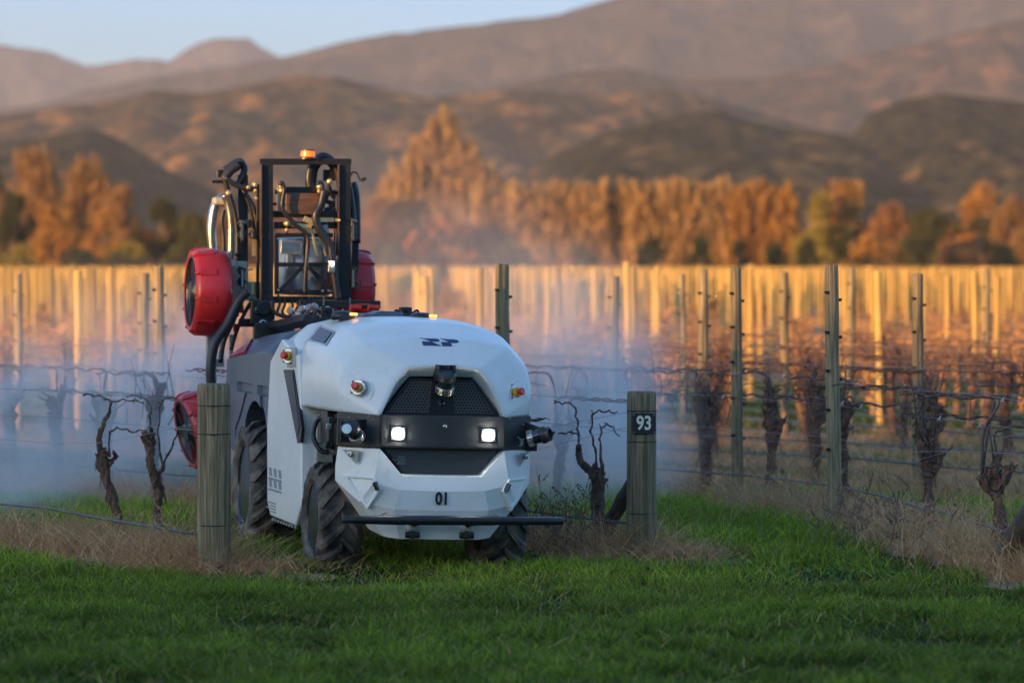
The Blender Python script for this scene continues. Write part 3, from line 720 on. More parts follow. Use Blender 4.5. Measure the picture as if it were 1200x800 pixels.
b1 = wpt(693, 25.7, -.03); brace(b1, E1+RD*.08+Vector((0, 0, .56)), .052, 'dark leaning brace propping the numbered end post', 2)
b2 = wpt(1166, 24.2); brace(b2+Vector((0, 0, -.03)), E2+RD*.1+Vector((.02, 0, .62)), .085, 'thick mossy brace leaning out of the straw at the right edge', 4)
root = empty('number_plate', E1+Vector((.012, -.104, .885)), (R(-1), R(0), R(2)))
tag(root, 'small black number plate with pale figures 93 on the end post', 'number plate')
mb = MB(); mb.box((0, 0, 0), (.152, .006, .134)); mb.build('plate', 'ink', root, bevel=.002)
def text(s, size, m, parent, mtx, name='number', ext=.0015, off=0, sx=1, shear=0, space=1):
    c = bpy.data.curves.new('t', 'FONT'); c.body = s; c.size = size; c.extrude = ext; c.offset = off; c.align_x = 'CENTER'; c.align_y = 'CENTER'; c.shear = shear; c.space_character = space
    t = bpy.data.objects.new('t', c); COL.objects.link(t); bpy.context.view_layer.update()
    me = bpy.data.meshes.new_from_object(t.evaluated_get(bpy.context.evaluated_depsgraph_get())); bpy.data.objects.remove(t)
    me.transform(Matrix.Diagonal((sx, 1, 1, 1)))
    o = link(name, me, m, parent); o.matrix_local = mtx; return o
M['signtext'] = mat('cream_figures', (.85, .78, .62), .5)
text('93', .125, 'signtext', root, Matrix.Translation((0, -.0045, 0)) @ Matrix.Rotation(R(90), 4, 'X'), off=.003, sx=.80)
for sx in (-1, 1):
    for sz in (-1, 1):
        mb = MB(); mb.lathe([(.005, 0), (.004, .003), (0.001, .0045)], 8, (sx*.066, -.003, sz*.057), (0, -1, 0)); mb.build('nail', 'galv', root)
def wire(k, h0, h1, y1, label, r=.0016, sag=.02, name='trellis_wire', m='wire', start=None, ymax=None, wob=0):
    y0 = row_start(k) if start is None else start; pts = []; n = max(2, int((y1-y0)/.6))
    for i in range(n+1):
        t = i/n; y = y0+(y1-y0)*t; s = math.sin((y-y0)/7*math.pi*2)*sag
        pts.append(rowpt(k, y, h0+(h1-h0)*min(1, t*3)+s+wob*(fbm(np.array([y*.9]), np.array([k*4.]), 3)[0]-.5)))
    mb = MB(); mb.tube(pts, r, 5); tag(mb.build(name, m, smooth=True), label, 'wire' if m == 'wire' else 'irrigation tube', 'row wires' if m == 'wire' else 'irrigation tubes')
NM = {-1: 'in the row behind the plain end post', 0: 'in the row behind the numbered end post', 1: 'in the row behind the leaning brace at the right'}
for k in range(-1, 15):
    nm = NM.get(k, 'in the %s row right of the leaning brace' % ORD[max(1, k-1)]); y1 = 30 if k == -1 else min(75, 36+4.2*k)
    dz = -.05 if k == 0 else 0
    wire(k, WIRE_H[1]+dz, WIRE_H[1], y1, 'upper trellis wire '+nm, wob=.02); wire(k, WIRE_H[0]+dz, WIRE_H[0], y1, 'lower trellis wire '+nm, wob=.02)
    wire(k, .22, .27, y1, 'blue-grey irrigation tube '+nm, r=.0085, name='irrigation_tube', m='drip', sag=.015, start=row_start(k)+(.9 if k > 0 else .15), wob=.035)
wire(0, .97, .60, 31, 'slack wire drooping leftwards from the top of the numbered end post'); wire(0, .88, .42, 31, 'lowest slack wire drooping from the numbered end post')
wire(1, .95, .55, 34, 'slack wire drooping from the end post beyond the right edge'); wire(1, .75, .62, 34, 'lower slack wire crossing behind the brace at the right edge')
wire(-1, .95, .70, 28, 'slack wire drooping leftwards from the plain end post')
# pale ties on the near wires
def tie_mesh():
    mb = MB(); mb.tube([(-.012, 0, -.014), (.004, 0, .004), (.012, .004, .018)], [.003, .005, .003], 5); mb.tube([(.010, 0, -.016), (0, 0, .004)], [.003, .004], 5); return mb.mesh('wire_tie')
TM = tie_mesh(); TM.materials.append(M['tie'])
mb = MB()
for k, y0, y1 in ((1, 23.5, 31), (0, 25.4, 30), (-1, 24.5, 30)):
    y = y0
    while y < y1:
        h = random.choice(WIRE_H); p = rowpt(k, y, h+.004)
        for f in (0,): mb.add([Vector(v.co)+p for v in TM.vertices], [tuple(q.vertices) for q in TM.polygons])
        y += random.uniform(.4, 1.1)
tag(mb.build('wire_ties', 'tie'), 'little pale ties fastening canes to the near wires', 'wire ties', kind='stuff')
# dry stalks of weeds in front of the robot side of the numbered post and along the right row
def stalks(cx, cy, n, spread, h, label, m, seed):
    rd = random.Random(seed); mb = MB()
    for i in range(n):
        x = cx+rd.gauss(0, spread[0]); y = cy+rd.gauss(0, spread[1]); hh = h*rd.uniform(.4, 1.1)
        p = [Vector((x, y, 0))]; d = Vector((rd.uniform(-.3, .3), rd.uniform(-.2, .2), 1))
        for j in range(4): d = (d+Vector((rd.uniform(-.3, .3), rd.uniform(-.2, .2), rd.uniform(-.2, .1)))).normalized(); p.append(p[-1]+d*hh/4)
        mb.tube(p, [.0035, .003, .0025, .002, .001], 4)
        for j in range(1, 4):
            for s in range(rd.randint(1, 3)):
                e = p[j]+Vector((rd.uniform(-1, 1), rd.uniform(-.6, .6), rd.uniform(.3, 1)))*hh*.22; mb.tube([p[j], (p[j]+e)/2+Vector((0, 0, .01)), e], [.002, .0017, .0015], 3)
                for q in range(3): mb.box(p[j].lerp(e, rd.uniform(.4, 1)), (.007, .007, .011))
    tag(mb.build('dry_stalks', m), label, 'dry weeds', kind='stuff')
M['stalk'] = mat('grey_brown_stalk', (.21, .135, .09), .9, col2=(.09, .06, .05), scale=9)
M['stalkl'] = mat('tan_stalk', (.50, .34, .18), .9, col2=(.3, .19, .10), scale=9)
stalks(.32, 25.35, 46, (.20, .25), .55, 'branching dry weed stalks between the robot and the numbered post', 'stalk', 3)
stalks(2.55, 25.9, 40, (.30, .9), .55, 'branching dry weed stalks under the right-hand row', 'stalk', 4)
stalks(2.9, 24.4, 60, (.25, .6), .5, 'tan weed stalks among the straw at the right edge', 'stalkl', 5)
stalks(-2.3, 25.0, 46, (.35, .6), .42, 'tan weed stalks round the vines left of the plain end post', 'stalkl', 6)
stalks(2.2, 27.6, 34, (.35, 1.3), .55, 'tangled brown weed twigs along the middle of the right-hand row', 'stalkl', 8)
stalks(4.2, 31.5, 50, (.9, 2.0), .6, 'tangled brown weed twigs under the soft-focus rows at the right', 'stalkl', 9)
stalks(1.9, 29.3, 40, (.25, .8), .5, 'tan stalks around the feet of the mid vines', 'stalkl', 7)

# bare canes arching from the vine heads to the wires, too many and too fine to count
VY = {k: [q[0] for q in vspots if q[2] == k and q[0] < 50] or [30] for k in range(0, 12)}; VY[1] = VY[1]+[26.6, 28.9, 30.4, 31.2]
def tangle(k, y0, y1, n, label, seed, hz=(.62, .9)):
    rd = random.Random(seed); mb = MB()
    for i in range(n):
        y = rd.choice(VY[k])+rd.gauss(0, .24); p = rowpt(k, y)
        if not y0 < y < y1: continue
        if not inview(p.x, y, .4): continue
        th = rowth(k, y); d = Vector((-math.sin(th), math.cos(th), 0))*rd.choice((-1, 1)); s = p+Vector((rd.gauss(0, .05), rd.gauss(0, .05), rd.uniform(*hz)))
        if rd.random() < .55:      # arch up to a wire and run along it
            wh = rd.choice(WIRE_H); a = s.copy(); b = p+d*rd.uniform(.03, .12)+Vector((0, 0, wh)); P = catmull([a, (a+b)/2+Vector((rd.uniform(-.04, .04), 0, .03)), b, b+d*.1], 4); L = rd.uniform(.2, .7); m_ = int(L/.05)
            for j in range(1, m_): P.append(b+d*(.1+.05*j)+Vector((0, .008*math.cos(j*1.3), .010*math.sin(j*1.3))))
            mb.tube(P, [.0062*(1-.5*j/len(P))*rd.uniform(.8, 1.3) for j in range(len(P))], 4)
        else:                      # stray twig
            e = s+Vector((rd.uniform(-.15, .15), rd.uniform(-.15, .15), rd.uniform(.08, .42)))+d*rd.uniform(-.1, .25); mid_ = (s+e)/2+Vector((rd.uniform(-.05, .05), 0, rd.uniform(-.03, .05)))
            mb.tube([s, mid_, e], [.005, .004, .002], 4)
            if rd.random() < .5: mb.tube([mid_, mid_+Vector((rd.uniform(-.1, .1), 0, rd.uniform(.02, .15)))], [.003, .0015], 3)
    tag(mb.build('bare_canes', 'cane'), label, 'canes', kind='stuff')
tangle(0, 25.3, 36, 60, 'bare canes on the wires behind the numbered end post', 2)
tangle(1, 24, 40, 170, 'bare canes arching to the wires of the nearest right-hand row', 3)
for k in range(2, 9): tangle(k, 27, 46, 240, 'bare canes arching to the wires of the %s row behind the nearest right-hand row' % ORD[k-1], 10+k)
# ------------------------------------------------------------ the robot (local: x right, y back from the nose, z up)
ROB = empty('vineyard_robot', (-.435, 23.6, 0), (0, R(1.6), R(14)))
ROB.rotation_mode = 'XYZ'
tag(ROB, 'white and grey driverless vineyard sprayer robot numbered 01 with a tall black mast', 'robot')
bpy.context.view_layer.update()
RM = ROB.matrix_world.copy(); RMI = RM.inverted(); CAMW = Vector((0, 0, CAM_H)); CR = Euler((R(90)-PITCH, 0, 0)).to_matrix()
def Lp(px, py, d):
    "local point where the sight line through photo pixel px,py meets the depth d behind the nose"
    o = RMI @ CAMW; v = RMI.to_3x3() @ (CR @ Vector(((px-600)/FPX, (400-py)/FPX, -1)))
    return o+v*((d-o.y)/v.y)
SPLIT = {'outer_column': 'outer_column', 'gold_fittings': 'gold_fitting', 'casing_ribs': 'casing_rib', 'suspension': 'suspension', 'cross_beam': 'cross_beam', 'clamps': 'clamp', 'clamp_rods': 'clamp_rod',
         'valves': 'valve', 'orange_connectors': 'orange_connector', 'pins': 'pin', 'sunlit_edge': 'sunlit_edge', 'fan_arm': 'fan_arm', 'beige_housing': 'beige_housing', 'valve_block': 'valve_block', 'mast_base': 'base_beam',
         'bar_bracket': 'bar_bracket', 'seam': 'seam', 'red_coupling': 'red_coupling', 'chassis': 'chassis', 'inner_rod': 'inner_rod', 'panel_emblem': 'emblem_stroke', 'small_print': 'print_line', 'edge_bolts': 'edge_bolt', 'wheel_bolts': 'wheel_bolt', 'rear_tank': 'rear_tank', 'hinge_plate': 'hinge_plate', 'truss_bolts': 'truss_bolt', 'bolts': 'bolt', 'cable_loop': 'cable_loop'}
def islands(mb):
    p = list(range(len(mb.v)))
    def fd(a):
        while p[a] != a: p[a] = p[p[a]]; a = p[a]
        return a
    for f in mb.f:
        for q in f[1:]: p[fd(q)] = fd(f[0])
    g = {}
    for f in mb.f: g.setdefault(fd(f[0]), []).append(f)
    out = []
    for fs in g.values():
        ids = sorted({i for f in fs for i in f}); mp = {a: b for b, a in enumerate(ids)}; q = MB(); q.add([mb.v[i] for i in ids], [tuple(mp[i] for i in f) for f in fs]); out.append(q)
    return out
def part(mb, name, m, parent=ROB, **k):
    if name in SPLIT and name != 'rear_tank':
        os_ = [q.build(SPLIT[name], m, parent, **k) for q in islands(mb)]; return os_[0]
    o = mb.build(name, m, parent, **k)
    if name in ('cooling_fins', 'screws', 'grille_mesh', 'intake_guard', 'blade_ring'): o['kind'] = 'stuff'
    return o
def mirror_loft(rows):
    """rows: list of half rows [(x,y,z)...] from outside to the centre line (x=0 last); joined into a closed strip grid"""
    mb = MB(); n = len(rows[0]); full = []
    for r in rows: full.append(list(r)+[(-x, y, z) for x, y, z in reversed(r[:-1])])
    m = len(full[0]); vs = [p for r in full for p in r]
    mb.add(vs, [(i*m+j, i*m+j+1, (i+1)*m+j+1, (i+1)*m+j) for i in range(len(full)-1) for j in range(m-1)]); return mb
# hood
rows = [
 [(.372, .17, .985), (.372, .17, .985), (.258, .16, 1.145), (.200, .155, 1.212), (.10, .155, 1.214), (0, .155, 1.214)],     # inside the lip
 [(.384, .075, .985), (.384, .075, .985), (.296, .085, 1.185), (.225, .085, 1.272), (.10, .08, 1.285), (0, .08, 1.285)],
 [(.60, .27, .985), (.625, .27, 1.13), (.585, .31, 1.28), (.46, .30, 1.405), (.22, .29, 1.445), (0, .28, 1.45)],
 [(.628, .46, .985), (.642, .47, 1.16), (.598, .50, 1.335), (.48, .53, 1.465), (.28, .62, 1.545), (0, .60, 1.55)],
 [(.645, .85, .985), (.66, .88, 1.18), (.61, .92, 1.38), (.475, .95, 1.525), (.29, .93, 1.580), (0, .90, 1.585)],
 [(.645, 1.33, .985), (.655, 1.38, 1.18), (.60, 1.5, 1.39), (.47, 1.66, 1.525), (.29, 1.72, 1.57), (0, 1.74, 1.575)],
]
# fix the doubled first column of the two lip rows: keep quads planar enough
rows[0][0] = (.378, .17, .975); rows[1][0] = (.39, .078, .975)
for r in rows[2:]: pass
mb = mirror_loft(rows)
hood = part(mb, 'hood', 'white'); me = hood.data
so = hood.modifiers.new('thick', 'SOLIDIFY'); so.thickness = .02; so.offset = -1
bm = bmesh.new(); bm.from_mesh(me)
bmesh.ops.recalc_face_normals(bm, faces=bm.faces)
c = sum((f.normal.z for f in bm.faces))
if c < 0: bmesh.ops.reverse_faces(bm, faces=bm.faces)
bm.to_mesh(me); bm.free()
cr_ = me.attributes.new('crease_edge', 'FLOAT', 'EDGE'); W_ = len(rows[0])*2-1
def crow(i): return i//W_, i % W_
for e in me.edges:
    (r0, c0), (r1, c1) = crow(e.vertices[0]), crow(e.vertices[1]); v_ = 0
    if r0 == r1 and r0 == 1: v_ = .75
    elif r0 == r1 and r0 == 0: v_ = .6
    elif r0 == r1 and r0 == 5: v_ = 1
    elif c0 == c1 and c0 in (0, W_-1): v_ = 1
    elif c0 == c1 and c0 in (3, W_-4) and min(r0, r1) >= 1: v_ = .93
    elif c0 == c1 and c0 in (2, W_-3) and min(r0, r1) >= 1: v_ = .85
    elif r0 == r1 and r0 == 2 and True: v_ = .8
    elif r0 == r1 and r0 == 3: v_ = .6
    elif c0 == c1 and min(r0, r1) == 0: v_ = .5
    cr_.data[e.index].value = v_
ss = hood.modifiers.new('subd', 'SUBSURF'); ss.levels = 3; ss.render_levels = 3; ss.boundary_smooth = 'PRESERVE_CORNERS'; hood.modifiers.move(1, 0)
me.polygons.foreach_set('use_smooth', [True]*len(me.polygons))
# pockets in the cheeks (e-stop wells), window-like marks on the flanks
def chip(mb, pts, off): return mb.prism(pts, off)
# body inside hood so nothing shows through
mb = MB(); mb.box((0, 1.0, 1.08), (.95, 1.0, .36)); part(mb, 'inner_frame', 'black')
mb = MB(); mb.box((0, .75, .70), (.86, .9, .50)); mb.box((0, 1.6, .62), (.62, 2.8, .34)); mb.box((0, 3.0, .60), (.5, 1.6, .3)); part(mb, 'chassis', 'black', bevel=.01)
# grille: dark backing with a lattice of hexagons
def hexlat(poly, pitch, y, wd, dep):
    mb = MB()
    def inside(x, z):
        c = False; n = len(poly)
        for i in range(n):
            (x1, z1), (x2, z2) = poly[i], poly[(i+1) % n]
            if (z1 > z) != (z2 > z) and x < (x2-x1)*(z-z1)/(z2-z1)+x1: c = not c
        return c
    x0 = min(p[0] for p in poly); x1 = max(p[0] for p in poly); z0 = min(p[1] for p in poly); z1 = max(p[1] for p in poly)
    rr = pitch/math.sqrt(3); j = 0; z = z0
    while z < z1:
        x = x0+(pitch/2 if j % 2 else 0)
        while x < x1:
            if inside(x, z):
                cor = [Vector((x+rr*math.sin(math.pi/3*q), y, z+rr*math.cos(math.pi/3*q))) for q in range(6)]
                for q in (0, 1, 2): mb.bar(cor[q], cor[q+1], dep, wd, (0, 1, 0))
            x += pitch
        z += rr*1.5; j += 1
    return mb
GP = [(-.355, .99), (.355, .99), (.198, 1.200), (-.198, 1.200)]
mb = MB(); mb.prism([(x*1.03, .155, z) for x, z in GP], (0, .02, 0)); gr = part(mb, 'upper_grille', 'black')
tag(part(hexlat(GP, .021, .128, .0055, .006), 'grille_mesh', 'lattice', gr), kind='stuff')
mb = MB()
for a, b_ in zip(GP, GP[1:]+GP[:1]): mb.bar((a[0], .124, a[1]), (b_[0], .124, b_[1]), .012, .014, (0, 1, 0))
part(mb, 'grille_rim', 'blackmetal', gr)
LP = [(-.375, .79), (.375, .79), (.235, .625), (-.235, .625)]
mb = MB(); mb.prism([(x*1.02, .14, z) for x, z in LP], (0, .02, 0)); gl = part(mb, 'lower_grille', 'black')
tag(part(hexlat(LP, .0155, .110, .0036, .005), 'grille_mesh', 'lattice', gl), kind='stuff')
mb = MB(); mb.tube([(-.30, .12, .70), (-.12, .125, .695), (.05, .12, .70), (.28, .12, .70)], .006, 6); mb.box((-.245, .125, .70), (.05, .02, .05)); part(mb, 'conduit', 'steel', gl)
# headlight band: flat centre and swept-back wings
zb0, zb1 = .777, .982
mb = MB(); bx = [(-.615, .285), (-.395, .085), (-.39, .055), (.39, .055), (.395, .085), (.615, .285)]
poly = [(x, y, zb0) for x, y in bx]+[(.60, .40, zb0), (-.60, .40, zb0)]
mb.prism(poly, (0, 0, zb1-zb0)); band = part(mb, 'headlight_band', 'band', bevel=.004)
mb = MB()
for x in (-.385, .385): mb.box((x, .053, .88), (.003, .004, .19))
mb.box((0, .0535, .79), (.76, .004, .003)); part(mb, 'seam', 'clip', band)
for x in (-.285, .285):
    mb = MB(); mb.box((x, .050, .866), (.095, .012, .085)); h = part(mb, 'headlight', 'band', band, bevel=.012)
    mb = MB(); sq = []
    for q_ in range(32):
        a_ = 2*math.pi*q_/32; c_, s_ = math.cos(a_), math.sin(a_); sq.append((x+.034*math.copysign(abs(c_)**.8, c_), .036, .866+.034*math.copysign(abs(s_)**.8, s_)))
    mb.prism(sq, (0, .02, 0)); part(mb, 'headlight_lens', 'led', h)
mb = MB(); mb.lathe([(.014, 0), (.012, .006), (.006, .010), (.001, .011)], 14, (0.01, .055, .915), (0, -1, 0)); part(mb, 'nose_camera', 'steel', band)
bl = MB()
for px, py in ((431, 487), (436, 491), (596, 490), (601, 494), (612, 497), (606, 512), (612, 514), (408, 489)):
    p = Lp(px, py, .12 if 420 < px < 600 else .22); bl.lathe([(.005, 0), (.004, .004), (.001, .005)], 8, (p.x, p.y-.035, p.z), (0, -1, 0))
part(bl, 'bolts', 'steel', band)
# bumper shell
brow = [
 [(.605, .30, .775), (.382, .15, .775), (.245, .14, .618), (0, .14, .618)],
 [(.612, .285, .768), (.392, .062, .768), (.252, .05, .608), (0, .05, .605)],
 [(.622, .30, .66), (.43, .06, .56), (.27, .035, .52), (0, .03, .515)],
 [(.62, .31, .56), (.50, .13, .44), (.30, .045, .40), (0, .04, .395)],
 [(.50, .30, .40), (.42, .16, .33), (.28, .075, .325), (0, .07, .325)],
 [(.40, .30, .26), (.335, .15, .225), (.25, .10, .215), (0, .10, .215)],
]
mb = mirror_loft(brow); bum = part(mb, 'bumper', 'white'); me = bum.data
bm = bmesh.new(); bm.from_mesh(me); bmesh.ops.recalc_face_normals(bm, faces=bm.faces)
if sum(f.normal.y for f in bm.faces) > 0: bmesh.ops.reverse_faces(bm, faces=bm.faces)
bm.to_mesh(me); bm.free()
so = bum.modifiers.new('thick', 'SOLIDIFY'); so.thickness = .03; so.offset = -1
def side_pocket(s):
    cut = MB(); P = [Lp(406, 565, .0), Lp(434, 566, .0), Lp(441, 579, .0), Lp(430, 596, .0)]
    Q = [Vector((s*abs(p.x), -.05, p.z)) for p in P]; c = sum(Q, Vector())/4
    Qb = [c+(q-c)*.62+Vector((s*-.0, .27, 0)) for q in Q]
    cut.add(Q+Qb, [(0, 1, 2, 3), (7, 6, 5, 4)]+[(i, (i+1) % 4, 4+(i+1) % 4, 4+i) for i in range(4)]); return cut
b = bum.modifiers.new('bevel', 'BEVEL'); b.width = .012; b.segments = 3; b.limit_method = 'ANGLE'; b.angle_limit = R(14); b.harden_normals = True
me.polygons.foreach_set('use_smooth', [True]*len(me.polygons))
# recessed lamp wells of the bumper, set as proud white surrounds with a sunk dark lamp
for s in (-1, 1):
    pts = [(s*.585, .245, .60), (s*.425, .062, .595), (s*.385, .045, .52), (s*.455, .095, .395)]
    mb = MB(); c = sum((Vector(p) for p in pts), Vector())/4
    n_ = Vector((s*.55, -.83, 0)); outer = [Vector(p)+n_*.010 for p in pts]; inner = [c+(Vector(p)-c)*.80+n_*.012 for p in pts]
    deep = [c+(Vector(p)-c)*.66-n_*.022 for p in pts]; base = [Vector(p)-n_*.03 for p in pts]
    vs = base+outer+inner+deep; fs = []
    for a in range(3): fs += [(a*4+i, a*4+(i+1) % 4, a*4+4+(i+1) % 4, a*4+4+i) for i in range(4)]
    fs.append((12, 13, 14, 15)); mb.add(vs, fs); wl = part(mb, 'lamp_well', 'white', bum, bevel=.004)
    mb = MB(); mb.tube([Vector((s*.425, .050, .565)), Vector((s*.405, .040, .520))], [.017, .017], 10); part(mb, 'marker_lamp', 'glass', bum)
    mb = MB(); p = Vector((s*.56, .185, .72)); mb.prism([p+Vector((-s*.045, -.05, .035)), p+Vector((s*.035, .045, .035)), p+Vector((-s*.04, -.03, -.05))], Vector((-.004*s, -.004, 0))); part(mb, 'recess_plate', 'tan', bum, bevel=.003)
    mb = MB(); mb.lathe([(.016, 0), (.016, .012), (.009, .014), (.006, .006), (.001, .005)], 14, (s*.555, .170, .73), (s*.6, -.8, 0)); part(mb, 'tow_bolt', 'steel', bum)
    mb = MB(); mb.lathe([(.055, 0), (.050, .03), (.038, .05), (.022, .055), (.018, .01)], 20, (s*.172, .09, .318), (0, -1, -.1)); part(mb, 'bar_socket', 'white', bum)
    mb = MB(); mb.tube([(s*.215, .078, .243), (s*.128, .078, .243)], [.020, .020], 12); mb.lathe([(.024, 0), (.022, .03), (.012, .034)], 16, (s*.172, .085, .243), (0, -1, 0)); part(mb, 'parking_sensor', 'black', bum)
mb = MB(); pl = [(-.43, .375), (-.30, .40), (.30, .40), (.43, .375)]
mb.tube([(x, .048+abs(x)**2*.30, z) for x, z in [(-.40, .345), (-.29, .408), (-.1, .41), (.1, .41), (.29, .408), (.40, .345)]], .0045, 6); part(mb, 'groove', 'tan', bum)
text('01', .106, 'ink', bum, Matrix.Translation((-.002, .022, .468)) @ Matrix.Rotation(R(90), 4, 'X'), off=.0035, sx=.82)
# push bar
mb = MB(); a = Vector((-.655, -.115, .342)); b_ = Vector((.735, -.115, .350))
L_ = lambda t: a.lerp(b_, t)
mb.tube([L_(0), L_(.004), L_(.10), L_(.14), L_(.26), L_(.68), L_(.70), L_(.996), L_(1)], [.019, .0245, .0245, .027, .030, .030, .026, .026, .020], 18)
bar = part(mb, 'push_bar', 'blackmetal', smooth=True, bevel=0)
mb = MB()
for s in (-1, 1): mb.tube([(s*.172, .08, .32), (s*.172, -.06, .34), (s*.172, -.115, .343)], [.022, .022, .03], 12)
part(mb, 'bar_bracket', 'blackmetal', bar)
mb = MB(); mb.box((-.60, -.06, .342), (.03, .14, .03)); part(mb, 'bar_hinge', 'blackmetal', bar)
# emergency stops
def estop(p, n, name='emergency_stop'):
    n = Vector(n).normalized(); p = Vector(p); mb = MB()
    mb.lathe([(.052, -.03), (.052, .004), (.047, .007), (.034, .007)], 28, p, n); e = part(mb, name, 'steel')
    mb = MB(); mb.lathe([(.031, .006), (.031, .026), (.024, .028)], 22, p, n); part(mb, 'collar', 'yellow', e)
    mb = MB(); mb.lathe([(.015, .026), (.015, .038), (.024, .042), (.024, .058), (.018, .063), (.001, .061)], 20, p, n); part(mb, 'button', 'redlens', e)
    mb = MB(); u = n.orthogonal(); q = Matrix.Rotation(R(90), 3, n)
    for i in range(4):
        u = q @ u; mb.box(p+u*.042+n*.0075, (.014, .012, .001), n.to_track_quat('Z', 'Y').to_matrix())
    part(mb, 'ring_print', 'navy', e); return e
pe = Lp(420, 454, .165); estop((pe.x, .175, pe.z), (-.55, -.80, .22)); pe2 = Lp(604, 460, .19); estop((pe2.x, .20, pe2.z), (.62, -.75, .2))
# lidar on the nose
mb = MB(); mb.prism([(-.085, .12, .995), (.085, .12, .995), (.066, .12, 1.20), (-.066, .12, 1.20)], (0, .05, 0)); mb.box((-.045, .06, 1.245), (.016, .16, .10)); mb.box((.045, .06, 1.245), (.016, .16, .10)); mb.box((0, .085, 1.285), (.106, .13, .014)); lm = part(mb, 'nose_lidar_mount', 'blackmetal', bevel=.004)
def lidar(c, ax, name, parent, s=1.0):
    c = Vector(c); mb = MB(); mb.lathe([(.030*s, -.052*s), (.040*s, -.050*s), (.042*s, -.022*s), (.040*s, -.018*s)], 26, c, ax); l = part(mb, name, 'steel', parent, smooth=False, bevel=.002)
    mb = MB(); mb.lathe([(.036*s, -.018*s), (.037*s, .018*s)], 26, c, ax); part(mb, 'lidar_window', 'glass', l)
    mb = MB(); mb.lathe([(.038*s, .018*s), (.045*s, .022*s), (.046*s, .045*s), (.036*s, .056*s), (.001, .058*s)], 26, c, ax); part(mb, 'lidar_cap', 'hose', l)
    mb = MB(); A = Vector(ax).normalized(); u = A.orthogonal().normalized()
    for i in range(22):
        v = Matrix.Rotation(2*math.pi*i/22, 3, A) @ u; q = A.to_track_quat('Z', 'Y').to_matrix(); mb.bar(c+v*.042*s-A*.048*s, c+v*.042*s-A*.024*s, .004*s, .004*s)
    part(mb, 'cooling_fins', 'steel', l); return l
lidar((0, .02, 1.185), (0, -.45, .9), 'nose_lidar', lm, 1.35)
mb = MB(); mb.lathe([(.024, 0), (.018, .01), (.012, .006), (.001, .006)], 20, (0, .12, 1.06), (0, -1, 0)); part(mb, 'stereo_camera', 'glass', lm)
# corner lidars with brackets
cl = Lp(408, 504, .13); mb = MB(); mb.bar((cl.x+.16, .20, cl.z+.05), (cl.x-.02, .12, cl.z+.035), .06, .05); mb.box((cl.x+.03, .18, cl.z-.01), (.14, .03, .13)); mb.box((cl.x-.09, .24, cl.z-.0), (.03, .05, .15)); cm = part(mb, 'corner_lidar_mount', 'blackmetal', bevel=.004)
lidar((cl.x+.030, .08, cl.z-.012), (-.45, -.45, .55), 'corner_lidar', cm, 1.15)
mb = MB(); mb.lathe([(.036, 0), (.042, .02), (.040, .035), (.030, .04)], 22, (cl.x-.02, .06, cl.z+.008), (-.3, -1, .15)); part(mb, 'corner_camera', 'hose', cm, bevel=.003)
mb = MB(); mb.lathe([(.030, .0402), (.001, .0405)], 22, (cl.x-.02, .06, cl.z+.008), (-.3, -1, .15)); part(mb, 'camera_lens', 'steel', cm)
mb = MB(); mb.box((cl.x-.115, .17, cl.z+.02), (.03, .03, .035)); part(mb, 'connector', 'steel', cm, bevel=.004)
cr = Lp(628, 510, .20); mb = MB(); mb.bar((.56, .27, cr.z+.055), (cr.x+.06, .17, cr.z+.005), .05, .07); mb.box((.60, .27, cr.z-.02), (.10, .05, .16)); cm = part(mb, 'corner_lidar_mount', 'blackmetal', bevel=.004)
lidar((cr.x-.005, .15, cr.z-.005), (.86, -.35, .28), 'corner_lidar', cm, 1.2)
mb = MB(); mb.lathe([(.040, 0), (.046, .012), (.046, .028), (.034, .032), (.030, .012), (.001, .012)], 24, (cr.x+.042, .12, cr.z+.010), (.75, -.6, .2)); part(mb, 'corner_camera', 'hose', cm)
mb = MB(); mb.tube([(cr.x+.06, .15, cr.z+.03), (cr.x+.10, .14, cr.z+.02), (cr.x+.085, .14, cr.z)], [.005, .014, .008], 8); part(mb, 'cable_gland', 'black', cm)
cr2 = Lp(608, 518, .22); mb = MB(); mb.lathe([(.026, 0), (.026, .012), (.020, .015), (.016, .008), (.006, .008), (.001, .012)], 22, (cr2.x, .215, cr2.z), (.35, -.9, 0)); part(mb, 'horn', 'tan', band)
# logo print on the hood slope: two stylised letters
def decal(name, pts, m, parent, lift=.004):
    mb = MB(); mb.add(pts, [tuple(range(len(pts)))]); o = part(mb, name, m, parent); s = o.modifiers.new('t', 'SOLIDIFY'); s.thickness = .002; s.offset = 0; return o
def slope(x, t): # front slope of the hood between the brow (t=0) and the crown (t=1)
    a = Vector((x, .335, 1.432)); b = Vector((x, .605, 1.521)); n = Vector((0, -.31, .95)); return a.lerp(b, t)+n*.004
def lg(u, v):    # u,v in zoomed logo pixels -> point on slope
    x = (u-585)/1200*70*.00529; t = .62-(v-270)/600*35*.00529/.145; return slope(x, t)
def curve(P): return [lg(*p) for p in P]
LOGO = [[(240, 258), (440, 266), (640, 352), (275, 342)], [(190, 190), (330, 204), (540, 208), (590, 224), (602, 242), (585, 262), (540, 264), (440, 264)],
        [(632, 272), (800, 276), (828, 296), (855, 358), (660, 354)], [(608, 204), (760, 218), (900, 224), (968, 240), (990, 264), (965, 284), (900, 292), (820, 288), (800, 276)]]
